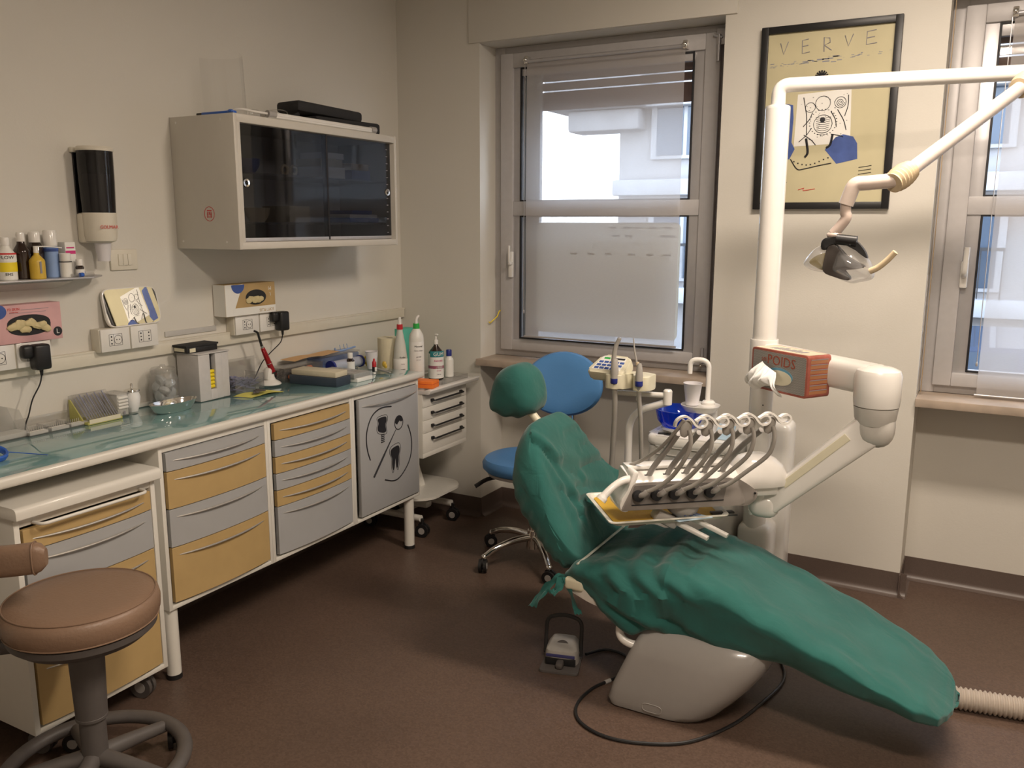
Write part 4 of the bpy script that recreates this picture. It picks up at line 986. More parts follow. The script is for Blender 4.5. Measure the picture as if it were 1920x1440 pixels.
# blue box with roll, orange sheet, blue clips
t = thing('blue_storage_box', 'translucent blue storage box behind the amber bottle', 'box', (.08, 3.3, CT))
m = M(); m.box(.018, .115, 3.21, 3.50, CT, CT + .074, .006); obj('box_body', m, 'blueclear', t)
m = M(); m.box(.016, .118, 3.206, 3.503, CT + .075, CT + .085, .003); obj('lid', m, 'clear', t)
m = M(); m.cyl((.150, 3.24, CT + .032), (.150, 3.455, CT + .032), .026, seg=24); rl = obj('wrapped_roll', m, mat('pale_blue_film', (.42, .45, .54), .4), label='pale blue roll with dark blue end caps lying before the blue box', cat='roll', loc=(.15, 3.35, CT))
for y in (3.232, 3.455):
    m = M(); m.cyl((.150, y, CT + .032), (.150, y + .012, CT + .032), .031, seg=24); obj('end_cap', m, 'navy', rl)
m = M(); R = []
for i in range(7): R.append([V(.02 + .10 * i / 6, 3.02 + .33 * j / 10, CT + .0865 + .008 * abs(sin(j * .5)) * (1 if 0 < i else .5)) for j in range(11)])
m.rings(R, closed_u=False); obj('peach_sheet', m, mat('peach_sheet_paper', (.62, .38, .18), .7), label='peach coloured sheet lying on the blue storage box', cat='paper')
m = M(); c = V(.085, 3.42, CT + .092)
m.tube([c + V(0, -.075, .014), c + V(0, -.06, 0), c + V(0, 0, -.002), c + V(0, .085, .004)], .005, 8, 5)
for y in (-.03, 0, .025): m.tube([c + V(0, y, 0), c + V(0, y - .006, .028)], .0018, 6)
obj('blue_clip_rack', m, 'lblue', label='light blue curved plastic rack with three prongs on the blue box', cat='rack')
# cup, red dropper, probe
def plastic_cup(x, y, z, r0, r1, h, lab, mt='cupp'):
    m = M(); m.lathe((x, y, z), [(0, 0), (r0, 0), (r1, h - .003), (r1 + .002, h - .001), (r1 + .002, h), (r1 - .001, h), (r0 - .0012, .003), (0, .002)], 28); return obj('plastic_cup', m, mt, label=lab, cat='cup')
plastic_cup(.232, 3.455, CT, .022, .032, .090, 'white plastic cup on the worktop before the paper roll')
m = M()
for k in range(7): m.ball((.178 + .012 * cos(k * 2.0), 3.475 + .012 * sin(k * 2.0) , CT + .012 + .007 * k), (.009, .009, .009), 8)
obj('yellow_applicators', m, 'brightyellow', label='small bunch of yellow pieces left of the white cup', cat='applicators')
m = M(); m.ball((.285, 3.49, CT + .022), (.013, .010, .017), 10); m.ball((.295, 3.488, CT + .012), (.010, .008, .012), 10); obj('yellow_sponge', m, 'yellowb', label='yellow sponge ball right of the white cup', cat='sponge')
t = thing('dropper_vial', 'tiny red-capped vial at the worktop edge', 'vial', (.345, 3.33, CT))
m = M(); m.cyl((.345, 3.33, CT), (.345, 3.33, CT + .012), .0085, .007, 12); obj('foot', m, 'paper', t)
m = M(); m.cyl((.345, 3.33, CT + .012), (.345, 3.33, CT + .036), .0105, seg=14); obj('bottle', m, 'black', t)
m = M(); m.box(.350, .3562, 3.324, 3.337, CT + .014, CT + .035, .001); obj('label', m, 'paper', t)
m = M(); m.lathe((.345, 3.33, CT + .036), [(0, 0), (.0105, 0), (.0105, .022), (.006, .030), (.0045, .040), (0, .041)], 14); obj('cap', m, 'red', t)
m = M(); m.tube([(.25, 3.447, CT + .005), (.30, 3.418, CT + .007), (.37, 3.385, CT + .0075), (.41, 3.372, CT + .006)], lambda s: .0035 + .003 * sin(pi * s), 8, 3); m.tube([(.33, 3.435, CT + .003), (.385, 3.425, CT + .003)], .002, 6); obj('probe', m, 'greyp', label='grey metal probe lying near the worktop corner', cat='instrument')
# goggles at far left, acrylic shield
DY = -0.055
m = M(); c = V(.27, 1.545, CT)
m.tube([c + V(-.06, -.07, .035), c + V(-.02, -.02, .038), c + V(.0, .02, .03), c + V(.03, .03, .02), c + V(.06, .01, .012), c + V(.07, -.03, .012)], .006, 8, 5, flat=1.8); m.tube([c + V(-.02, .0, .035), c + V(.0, -.04, .05), c + V(.03, -.10, .05)], .005, 8, 4); m.tube([c + V(.02, .03, .02), c + V(.07, .09, .006), c + V(.12, .11, .004)], .0015, 6, 4)
gg = obj('safety_glasses', m, 'bluep', label='blue-framed safety glasses lying at the left end of the worktop', cat='glasses')
m = M(); R = []
for j in range(8):
    z = .008 + .06 * j / 7; R.append([c + V(-.045 + .085 * cos(a) * .7, -.05 + .085 * sin(a), z) for a in [-1.2 + 2.4 * k / 12 for k in range(13)]])
m.rings(R, closed_u=False); obj('lens', m, 'clear', gg, fixn=False)
DY = 0.0
t = thing('acrylic_stand', 'clear acrylic container at the far left end of the worktop', 'container', (.09, 1.66, CT))
m = M(); m.prism([(1.60, CT), (1.735, CT), (1.70, CT + .10), (1.60, CT + .14)], 'X', .09, .093); m.prism([(1.60, CT), (1.735, CT), (1.70, CT + .10), (1.60, CT + .14)], 'X', .02, .023); m.box(.02, .093, 1.60, 1.735, CT, CT + .003); obj('walls', m, 'clear', t)
m = M(); m.box(.025, .088, 1.605, 1.73, CT + .003, CT + .02, .002); obj('white_insert', m, 'paper', t)

# ================================================================ ON THE FAR CART
ct = .8175
m = M(); m.box(.24, .50, 3.70, 3.955, ct, ct + .004, .001); m.box(.24, .50, 3.70, 3.704, ct, ct + .022); m.box(.24, .50, 3.951, 3.955, ct, ct + .022); m.box(.497, .50, 3.70, 3.955, ct, ct + .026); m.box(.24, .243, 3.70, 3.955, ct, ct + .022); obj('grey_tray', m, 'clear', label='low grey see-through tray holding two bottles on the cart', cat='tray')
m = M(); m.lathe((.215, 3.63, ct), [(.017, 0), (.062, 0), (.0625, .24), (.020, .24), (.017, .232)], 32, caps=False); m.lathe((.215, 3.63, ct), [(.0, .002), (.02, .002), (.02, .236), (.0, .236)], 16) if False else None
pr_ = obj('paper_roll', m, mat('cream_paper_roll', (.72, .66, .48), .85, bump=.1, bscale=80), label='large cream paper towel roll standing behind the cup', cat='paper roll')
m = M(); m.lathe((.215, 3.63, ct), [(.0165, .001), (.0185, .001), (.0185, .2385), (.0165, .2385)], 20, caps=False); obj('core', m, 'cream_card', pr_)
m = M(); m.box(.16, .22, 3.75, 3.86, ct, ct + .27, .003); obj('aqua_carton', m, 'greenfoil', label='aqua green carton standing behind the paper roll', cat='box')
def spray(x, y, z, r, h, lab, body, collar, kind):
    t = thing('squeeze_bottle', lab, 'bottle', (x, y, z), 'tall squeeze bottles at the worktop end')
    m = M()
    if kind == 0: m.lathe((x, y, z), [(0, 0), (r, 0), (r * 1.03, .01), (r, h * .42), (r * .78, h * .62), (r * .42, h * .82), (r * .40, h * .86), (0, h * .86)], 28)
    else: m.lathe((x, y, z), [(0, 0), (r * .95, 0), (r, .01), (r, h * .68), (r * .92, h * .74), (r * .5, h * .82), (r * .38, h * .84), (0, h * .84)], 28)
    obj('body', m, body, t)
    zc = z + h * (.85 if kind == 0 else .83)
    m = M(); m.cyl((x, y, zc), (x, y, zc + h * .075), r * .46, r * .42, 20); obj('collar', m, collar, t)
    m = M(); z2 = zc + h * .075
    if kind == 0: m.cyl((x, y, z2), (x, y, z2 + h * .11), r * .28, r * .18, 12)
    else: m.tube([(x, y, z2), (x, y, z2 + h * .05), (x + .004, y + .004, z2 + h * .09), (x + .010, y + .012, z2 + h * .115)], lambda s: r * (.24 - .1 * s), 10, 3)
    obj('nozzle', m, 'whiteb', t); return t
FY2 = -.78
t = spray(.31, 3.595, ct, .036, .345, 'milky squeeze bottle with red collar at the worktop end', 'milky', 'red', 0)
btext(t, .31, 3.595, .0365, ct + .150, 'Kodan', .012, 'inkblack', FY2 + .2)
m = M(); m.lathe((.31, 3.595, ct), [(.0366, .07), (.0371, .071), (.0369, .14), (.0364, .141)], 28, caps=False); obj('label', m, 'paper', t); btext(t, .31, 3.595, .0372, ct + .115, 'forte', .009, 'inkgrey', FY2 + .2)
btext(t, .31, 3.595, .0372, ct + .088, 'pronto', .009, 'inkblack', FY2 + .2)
t = spray(.372, 3.655, ct, .0385, .355, 'white squeeze bottle with green collar at the worktop end', 'bottle', 'green', 1)
m = M(); m.lathe((.372, 3.655, ct), [(.0386, .06), (.0390, .061), (.0390, .225), (.0386, .226)], 28, caps=False); obj('label', m, 'paper', t)
for z, s, h, c_ in ((.205, 'Mycural', .013, 'inkblack'), (.183, 'Sonic clean', .010, 'inkgrey'), (.150, 'gel 500', .009, 'inkgrey'), (.135, 'per uso', .008, 'inkgrey')): btext(t, .372, 3.655, .0391, ct + z, s, h, c_, FY2 + .1)
t = bottle(.385, 3.815, ct + .0042, .041, .215, 'large brown mouthwash bottle with pump and white label on the cart', 'brownglass', 'whiteb', .30, .10, .06, .22, [(.04, .66, 'paper'), (.28, .36, 'magenta')])
m = M(); m.cyl((.385, 3.815, ct + .21), (.385, 3.815, ct + .246), .005); m.ball((.39, 3.815, ct + .246), (.012, .008, .006), 10); obj('pump', m, 'whiteb', t)
m = M(); m.lathe((.385, 3.815, ct), [(.0420, .128), (.0426, .130), (.0426, .158), (.0420, .160)], 28, caps=False)
bmesh.ops.delete(m.bm, geom=[f for f in m.bm.faces if (f.calc_center_median() - V(.385, 3.815, ct)).normalized().dot(V(cos(-.55), sin(-.55), 0)) < .08], context='FACES'); obj('logo_band', m, 'tealink', t)
btext(t, .385, 3.815, .0428, ct + .144, 'GUM', .027, 'paper', -.62); btext(t, .385, 3.815, .0422, ct + .108, 'PAROEX', .013, 'magenta', -.62)
btext(t, .385, 3.815, .0422, ct + .072, 'collutorio', .008, 'paper', -.62); btext(t, .385, 3.815, .0422, ct + .055, '0,12 %', .009, 'magenta', -.6); btext(t, .385, 3.815, .0422, ct + .035, '300 ml', .008, 'inkgrey', -.6)
bottle(.405, 3.912, ct + .0042, .025, .150, 'small white bottle with dark blue cap on the cart', 'bottle', 'navy', .62, .22, .05, .14)
m = M(); m.box(.42, .54, 3.53, 3.615, ct + .0085, ct + .045, .003, rot=Matrix.Rotation(.18, 3, 'Z')); ob_ = obj('orange_box', m, 'orange', label='bright orange card box at the left end of the cart', cat='box')
m = M(); m.box(.4195, .5405, 3.5295, 3.6155, ct + .030, ct + .0315, rot=Matrix.Rotation(.18, 3, 'Z')); obj('lid_seam', m, 'redink', ob_)

# ================================================================ POSTER
t = thing('framed_poster', 'black-framed cream poster lettered VERVE on the wall between the windows', 'poster', (2.275, YB - .012, 1.72))
PX0, PX1, PZ0, PZ1 = 1.990, 2.560, 1.718, 2.497
m = M(); w = .030
ring_frame(m, PX0, PX1, PZ0, PZ1, w, YB - .026, YB - .001, .002); obj('frame', m, 'black', t)
m = M(); m.box(PX0 + w - .004, PX1 - w + .004, YB - .012, YB - .006, PZ0 + w - .004, PZ1 - w + .004); pp = obj('poster_sheet', m, 'poster', t)
YP = YB - .0122
pw = PX1 - PX0 - 2 * w; X0 = PX0 + w; ZT = PZ1 - w; ph = PZ1 - PZ0 - 2 * w
def pp2(u, v): return (X0 + u * pw, ZT - v * ph)
m = M()
random.seed(12)
def stroke(pts, r=.0016, sm=4): m.tube([(pp2(*p)[0], YP, pp2(*p)[1]) for p in pts], r, 5, sm, flat=1)
for L in ([(.10, .055), (.13, .12), (.165, .05)], [(.33, .045), (.28, .05), (.285, .125), (.345, .118)], [(.28, .085), (.33, .08)], [(.46, .125), (.455, .045), (.50, .05), (.505, .075), (.46, .088), (.52, .12)], [(.62, .045), (.65, .105), (.685, .04)], [(.86, .028), (.79, .035), (.79, .105), (.87, .10)], [(.79, .07), (.85, .065)]): stroke(L, .0022, 1)
obj('lettering', m, 'inkgrey', pp)
m = M()
for k in range(60):
    u = random.random(); v = .19 - .04 * u + random.gauss(0, .008); x, z = pp2(u, v); s = random.uniform(.002, .010) * (1.5 if .3 < u < .6 else .8)
    if X0 + .01 < x < X0 + pw - .01: m.box(x - s, x + s, YP - .0002, YP, z - s * .18, z + s * .18)
obj('blue_smudge', m, mat('grey_blue_wash', (.24, .25, .30), .7), pp)
m = M(); c = [pp2(*p) for p in ((.27, .36), (.70, .345), (.715, .60), (.72, .655), (.26, .665), (.265, .5))]; m.prism(c, 'Y', YP - .0004, YP); obj('white_panel', m, 'paper', pp)
for P_ in (((.12, .40), (.235, .42), (.245, .50), (.24, .64), (.27, .68), (.23, .74), (.12, .74)), ((.52, .69), (.60, .62), (.66, .605), (.74, .62), (.775, .66), (.785, .75), (.62, .775))):
    m = M(); m.prism([pp2(*p) for p in P_], 'Y', YP - .0006, YP - .0001); obj('blue_patch', m, 'pblue', pp)
m = M()
YP -= .0007
# plain abstract pen work: loops, dots, hatching
for cx_, cy_, r_ in ((.48, .42, .06), (.62, .42, .045), (.38, .44, .04), (.49, .54, .075)):
    stroke([(cx_ + r_ * cos(a), cy_ + .7 * r_ * sin(a)) for a in [2 * pi * k / 14 for k in range(15)]], .0013)
stroke([(.62 + .035 * (1 - k / 16) * cos(k), .42 + .025 * (1 - k / 16) * sin(k)) for k in range(16)], .0012)
for k in range(9): stroke([(.43 + .002 * k, .50 + k * .012), (.49, .507 + k * .012), (.55 - .002 * k, .50 + k * .012)], .001)
for k in range(26):
    a = 2 * pi * k / 26; x, z = pp2(.49 + .11 * cos(a), .53 + .075 * sin(a)); m.ball((x, YP, z), (.003, .0006, .003), 6)
for k in range(40):
    x, z = pp2(random.uniform(.30, .69), random.uniform(.37, .65)); m.ball((x, YP, z), (random.uniform(.001, .003), .0006, .002), 6)
x, z = pp2(.485, .515); m.ball((x, YP, z), (.011, .0007, .012), 12)
for a_, b_ in (((.30, .64), (.40, .56)), ((.34, .60), (.44, .66)), ((.60, .46), (.68, .58)), ((.56, .60), (.66, .62)), ((.32, .38), (.36, .60)), ((.68, .38), (.66, .50)), ((.40, .47), (.33, .55)), ((.55, .47), (.60, .56))): stroke([a_, ((a_[0] + b_[0]) / 2 + .012, (a_[1] + b_[1]) / 2), b_], .0018)
for k in range(7): a = -1.2 + k * .4; stroke([(.455, .27), (.455 + .055 * sin(a), .27 - .04 * cos(a))], .0035, 1)
stroke([(.36, .62), (.38, .70), (.36, .73)], .005); stroke([(.575, .60), (.56, .66), (.53, .68)], .005)
stroke([(.24, .74), (.30, .80), (.36, .80), (.46, .785), (.58, .77)], .0022)
for k in range(9): x, z = pp2(.27 + k * .035, .755 + .022 * sin(k * .5)); m.ball((x, YP, z), (.0035, .0006, .005), 6)
for k in range(4): stroke([(.80, .80 + .02 * k), (.90, .79 + .02 * k)], .0013, 1)
stroke([(.10, .86), (.22, .88)], .0014, 1)
obj('pen_marks', m, 'inkblack', pp)
m = M(); stroke([(.32, .925), (.37, .915), (.36, .93), (.46, .92)], .0014, 2); obj('red_mark', m, 'redink', pp)

# ================================================================ DENTAL CHAIR
CY0, CY1 = 2.585, 3.10
t = thing('dental_chair', 'white dental chair base and frame under green drapes', 'dental chair', (2.12, 2.84, 0))
def sup(cx, cy, hx, hy, z, n=4.0, k=48):
    out = []
    for i in range(k):
        a = 2 * pi * i / k; c, s = cos(a), sin(a)
        out.append(V(cx + hx * abs(c) ** (2 / n) * (1 if c >= 0 else -1), cy + hy * abs(s) ** (2 / n) * (1 if s >= 0 else -1), z))
    return out
m = M(); R = []
for z, xa, xb, ya, yb, n in ((0, 1.945, 2.265, 2.575, 3.02, 3.2), (.006, 1.932, 2.28, 2.565, 3.03, 3.2), (.03, 1.925, 2.305, 2.558, 3.035, 3.2), (.08, 1.940, 2.350, 2.56, 3.035, 3.3), (.14, 1.965, 2.400, 2.562, 3.03, 3.4), (.20, 1.99, 2.440, 2.568, 3.025, 3.6), (.25, 2.013, 2.462, 2.578, 3.015, 3.8), (.285, 2.030, 2.468, 2.60, 3.0, 3.8), (.305, 2.055, 2.45, 2.63, 2.975, 3.8), (.315, 2.10, 2.41, 2.67, 2.93, 3.6)):
    R.append([V(p.x, p.y, z) for p in rounded([V(xa, ya), V(xb, ya), V(xb, yb), V(xa, yb)], [.035, .16, .16, .035], 10)])
m.rings(R); obj('base', m, mat('shade_toned_grey_plastic', (.34, .325, .31), .25, var=.01, coat=.4), t)  # greyish plastic, with the shade under the drapes darkened into its colour
m = M(); m.tube([(2.093 + .034 * (abs(cos(a)) ** .6) * (1 if cos(a) > 0 else -1), 2.5575, .036 + .0145 * (abs(sin(a)) ** .6) * (1 if sin(a) > 0 else -1)) for a in [2 * pi * k / 32 for k in range(33)]], .0013, 6); obj('badge_outline', m, 'greyp', t)
m = M(); m.box(2.02, 2.40, 2.68, 2.98, .31, .42, .03); obj('lift_column', m, 'white', t)
m = M(); fr = rounded([V(1.745, .405), V(1.80, .42), V(2.5, .40), (V(2.5, .34)), V(2.2, .315), V(1.95, .325), V(1.835, .345), V(1.755, .375)], .02, 3)
m.prism([(p.x, p.y) for p in fr], 'Y', 2.72, 3.04, .012); f2 = rounded([V(1.745, .405), V(1.80, .42), V(2.08, .40), V(2.06, .325), V(1.95, .322), V(1.835, .345), V(1.755, .375)], .02, 3); m.prism([(p.x, p.y) for p in f2], 'Y', 2.60, 3.08, .012); obj('seat_frame', m, mat('pale_frame_enamel', (.62, .58, .52), .4), t)
m = M(); m.tube(fillet([(1.952, 2.62, .345), (1.952, 2.60, .245), (2.00, 2.60, .225), (2.06, 2.64, .225)], .045), .0145, 12); obj('support_tube', m, 'whiteb', t)
m = M(); m.box(1.742, 1.815, 2.59, 2.66, .378, .424, .012, 3); obj('hinge_cap', m, 'cream', t)
m = M(); m.box(1.86, 2.15, 2.65, 3.04, .425, .475, .02); m.prism([(p.x, p.y) for p in rounded([V(2.12, .42), V(2.2, .49), V(2.85, .23), V(2.87, .20), V(2.83, .19)], .02)], 'Y', 2.74, 2.98, .02); obj('seat_cushion', m, 'cream', t)
m = M(); m.prism([(p.x, p.y) for p in rounded([V(1.60, .60), V(1.655, .50), V(1.72, .50), V(1.58, .84), V(1.545, .84)], .02)], 'Y', 2.68, 2.96, .02); obj('back_cushion', m, 'cream', t)
m = M(); m.cyl((1.56, 2.85, .85), (1.46, 2.85, .95), .016); m.ball((1.42, 2.85, 1.01), (.06, .07, .06), 16); obj('headrest', m, 'cream', t)
m = M(); A = V(1.790, 2.60, .478); B = V(1.808, 3.03, .498); m.tube([A, B], .0055, 8, flat=.6); obj('hinge_strip', m, mat('pale_trim', (.55, .55, .48), .4), t)

# ---- drapes
def fbm(p, s): return noise.noise(p * s) + .5 * noise.noise(p * s * 2.1) + .25 * noise.noise(p * s * 4.3)
def ridge(p, s): return 1 - abs(noise.noise(p * s)) * 2
def lerp_tab(tab, x):
    if x <= tab[0][0]: return tab[0][1]
    for (a, u), (b, v) in zip(tab, tab[1:]):
        if x <= b:
            q = (x - a) / (b - a); q = q * q * (3 - 2 * q) * .5 + q * .5
            return u + (v - u) * q
    return tab[-1][1]
top = [(1.745, .425), (1.775, .470), (1.86, .496), (1.98, .505), (2.10, .522), (2.20, .524), (2.30, .503), (2.45, .445), (2.62, .375), (2.80, .292), (2.90, .252), (2.96, .222), (2.985, .205), (2.996, .188)]
hem = [(1.745, .405), (1.80, .375), (1.90, .305), (2.0, .272), (2.15, .253), (2.30, .244), (2.46, .235), (2.67, .222), (2.80, .196), (2.87, .178), (2.93, .166), (2.97, .168), (2.988, .174), (2.996, .184)]
yn = [(1.745, 2.62), (1.80, 2.585), (2.0, 2.57), (2.4, 2.565), (2.7, 2.575), (2.88, 2.595), (2.95, 2.635), (2.975, 2.69), (2.988, 2.74), (2.994, 2.79), (2.996, 2.83)]
yf = [(1.775, 3.06), (1.85, 3.10), (2.3, 3.11), (2.7, 3.105), (2.88, 3.08), (2.95, 3.03), (2.975, 2.985), (2.988, 2.94), (2.994, 2.90), (2.996, 2.87)]
NX, NS = 150, 110
m = M(); R = []
for i in range(NX + 1):
    u_ = i / NX; x = 1.745 + (2.996 - 1.745) * (u_ / .7 * .84 if u_ < .7 else .84 + .16 * sin((u_ - .7) / .3 * pi / 2))
    zt, zh, a, b = (lerp_tab(tb, x) for tb in (top, hem, yn, yf))
    cy_, hy_, cz_, hz_ = (a + b) / 2, (b - a) / 2, (zt + zh) / 2, (zt - zh) / 2
    ring = []
    for k in range(NS):
        th = 2 * pi * k / NS + pi / 4; c, s = cos(th), sin(th); n_ = 4.6
        u = abs(c) ** (2 / n_) * (1 if c >= 0 else -1); w_ = abs(s) ** (2 / n_) * (1 if s >= 0 else -1)
        # the top sags a little across, the skirts hang in and out
        y = cy_ + hy_ * u; z = cz_ + hz_ * w_
        if w_ < .4: y += -(.016) * sin(x * 17 + .6 * sin(x * 6)) * max(0, (.4 - w_)) * (1 if u < 0 else -1) * (.35 if x > 2.75 else 1)
        if w_ < .6 and u < 0: y += .036 * (.6 - w_) * min(1, max(0, (x - 2.05) / .2)) * min(1, max(0, (2.98 - x) / .25))
        if w_ > 0: z -= .010 * max(0, 1 - u * u)
        ring.append(V(x, y, z))
    R.append(ring)
m.rings(R)
def wseat(c, n):
    q = V(c.x * 1.0 + c.y * 1.1, c.y * 3.2, c.z * 3.5)
    a = .009 * ridge(V(c.x * .9 + c.y * 1.9, c.y * 1.6 - c.x * .5, c.z * 1.2) + V(3, 1, 2), 2.6) + .0025 * fbm(q, 5) + .003 * ridge(V(c.x * .7 + c.y * 2.6, c.y * 1.0, c.z * 1.5), 6.5)
    # pulled-together gathers near the hip
    g = math.exp(-((c.x - 2.02) ** 2) / .03) * .010 * sin((c.x * .7 + c.z * 1.3) * 62 + 3 * noise.noise(c * 5))
    if c.x < 2.12: a += .009 * ridge(V(c.x * 1.6 + c.z * 2, c.y * 1.2, c.z * 2), 3.2)
    e = min(1, (2.995 - c.x) / .12)
    return (a + g) * max(.25, e) - .007
m.wrinkle(wseat)
# overlap seam of the two sheets at the knees
for v in m.bm.verts:
    s = 2.235 - (3.1 - v.co.y) * .10
    if v.co.x < s and v.co.z > .3: v.co.z += .007 * min(1, (2.235 - v.co.x + .1) / .1) * (1 if v.co.x > 1.85 else .3)
obj('leg_rest_drape', m, 'drape', label='long green drape covering the seat and leg rest of the dental chair', cat='drape')
# backrest drape: closed side outline swept across the chair width
side = [(1.595, .925), (1.625, .875), (1.672, .74), (1.722, .61), (1.775, .495), (1.788, .455), (1.765, .425), (1.715, .412), (1.655, .455), (1.585, .545), (1.520, .635), (1.492, .73), (1.498, .83), (1.520, .905), (1.555, .945)]
sc_ = catmull([V(x, 0, z) for x, z in side], 8, True); g0 = V(1.65, 0, .67)
m = M(); R = []; NY = 70
for j in range(NY + 1):
    tt = -1 + 2 * j / NY; tt = sin(tt * pi / 2) * .35 + tt * .65
    s = max(.03, (1 - abs(tt) ** 5)) ** .38
    y = (2.585 + 3.105) / 2 + (3.105 - 2.585) / 2 * tt
    ring = []
    for p in sc_:
        q = g0 + (p - g0) * s; q.y = y
        if tt > 0:                                   # far side: the cloth hangs in a slope from the top corner to the arm
            wd = .62 + .62 * min(1, max(0, (.95 - p.z) / .32)); q.y = 2.845 + .26 * tt * wd
            if p.x > g0.x - .02: q.x = g0.x + (p.x - g0.x) * max(s, .80) + .03 * tt * tt * min(1, max(0, (.86 - p.z) / .2))
        q.z -= .030 * max(0, (p.z - .80) / .14) * abs(tt) ** 3
        ring.append(q)
    R.append(ring)
m.rings(R)
FOLDS = [([(2.595, .938), (2.637, .838), (2.667, .722), (2.68, .593)], .004, .018), ([(2.619, .909), (2.703, .799), (2.844, .718)], .010, .014),
         ([(2.76, .798), (2.865, .742), (3.079, .728)], .009, .015), ([(2.832, .874), (2.948, .873)], .004, .010), ([(2.924, .809), (3.011, .814)], .005, .010),
         ([(2.67, .84), (2.73, .70), (2.76, .60)], .008, .013), ([(2.686, .711), (2.778, .643), (2.859, .628)], .008, .012), ([(2.80, .69), (2.93, .655), (3.08, .60)], .006, .013), ([(2.75, .60), (2.90, .57), (3.05, .53)], .006, .012)]
def pdist(y, z, pts):
    best = 9; sg = 1
    for (a, b), (c, d) in zip(pts, pts[1:]):
        ux, uz = c - a, d - b; t_ = max(0, min(1, ((y - a) * ux + (z - b) * uz) / (ux * ux + uz * uz)))
        ex, ez = y - a - t_ * ux, z - b - t_ * uz; e_ = math.hypot(ex, ez)
        if e_ < best: best = e_; sg = 1 if ux * ez - uz * ex > 0 else -1
    return best, sg
def wback(c, n):
    a = .004 * ridge(V(c.y * 2.0 + c.z * 1.6, c.z * 1.2, c.x * 2), 2.2) + .0018 * fbm(c, 9)
    if n.x > .15:
        for pts, dp, w_ in FOLDS:
            e_, sg = pdist(c.y, c.z, pts); a += -dp * math.exp(-(e_ / w_) ** 2) + .8 * dp * math.exp(-((e_ * sg - 2.0 * w_) / (1.3 * w_)) ** 2)
    elif n.y < -.2: a += .0045 * ridge(V(c.x * 3 + c.z * 2.2, c.z * 1.0, 0), 2.8) + .003 * sin((c.z * 1.0 - c.x * 1.6) * 70 + 3 * noise.noise(c * 6)) * (c.z < .72)
    return a - .002
m.wrinkle(wback)
bkd = obj('backrest_drape', m, 'drape', label='green drape pulled over the backrest of the dental chair', cat='drape')
def ribbon(pts, w, name='tie', par=bkd, ph=0):
    P = catmull(pts, 6); m = M(); R = []
    for i, p in enumerate(P):
        a = .6 * sin(i * .35 + ph); R.append([p + V(cos(a) * w * q, sin(a) * w * q, .004 * sin(q * 6 + i)) for q in (-1, -.5, 0, .5, 1)])
    m.rings(R, closed_u=False); obj(name, m, 'drape', par)
ribbon([(1.735, 2.60, .43), (1.70, 2.585, .40), (1.66, 2.57, .345), (1.632, 2.56, .30)], .017)
ribbon([(1.73, 2.60, .42), (1.725, 2.58, .38), (1.705, 2.57, .36), (1.70, 2.575, .375)], .015, ph=1)
ribbon([(1.745, 2.60, .42), (1.77, 2.59, .37), (1.795, 2.58, .325), (1.81, 2.575, .305)], .013, ph=2)
# headrest cap
m = M(); R = []
prof = [(1.338, 1.098), (1.385, 1.135), (1.44, 1.142), (1.492, 1.105), (1.520, 1.040), (1.528, .985), (1.508, .940), (1.45, .918), (1.395, .908), (1.335, .918), (1.303, .935), (1.300, .985), (1.315, 1.05)]
pc = catmull([V(1.413 + (x - 1.415) * .88, 0, 1.017 + (z - 1.02) * .89) for x, z in prof], 7, True); g0 = V(1.413, 0, 1.017)
for j in range(41):
    tt = -1 + 2 * j / 40; tt = .35 * sin(tt * pi / 2) + .65 * tt; s = max(.03, 1 - abs(tt) ** 3.2) ** .42
    R.append([V((g0 + (p - g0) * s).x, 2.86 + .098 * tt, (g0 + (p - g0) * s).z) for p in pc])
m.rings(R)
m.wrinkle(lambda c, n: (.005 * ridge(V(c.x * 2 + c.y * 2.2, c.z * 2.0, c.y * 2), 2.0) + .003 * fbm(c, 9) + .005 * max(0, (.96 - c.z) / .06) * sin((c.x + c.y) * 80)) - .002)
obj('headrest_drape', m, 'drape', label='green cloth cap tied over the headrest', cat='drape')

# ================================================================ DENTAL UNIT COLUMN
PX, PY = 2.213, 3.40
t = thing('unit_column', 'tall white dental unit column behind the chair with horizontal lamp tube', 'column', (PX, PY, 0))
m = M(); m.cyl((PX, PY, 1.21), (PX - .0, PY, 2.075), .0455, seg=36); m.lathe((PX, PY, 2.075), [(.0455, 0), (.044, .008), (.03, .014), (0, .014)], 36); obj('upper_pole', m, 'whiteb', t)
m = M(); m.lathe((PX, PY, 1.075), [(.0, 0), (.053, 0), (.054, .004), (.054, .131), (.053, .135), (0, .135)], 36); obj('clamp_collar', m, 'whiteb', t)
m = M(); m.cyl((PX, PY, .40), (PX, PY, 1.075), .045, seg=36); m.box(PX - .06, PX + .075, PY - .05, PY + .10, 0, .46, .03, 3); obj('lower_pole', m, 'whiteb', t)
m = M(); m.ball((PX + .018, PY - .0445, .955), .003, 8); obj('screw', m, 'black', t)
m = M(); zt_ = 2.158; m.tube(fillet([(PX, PY, 2.08), (PX, PY, zt_), (3.06, 3.52, zt_ + .002)], .085, 8), .0262, 20); obj('lamp_tube', m, 'whiteb', t)
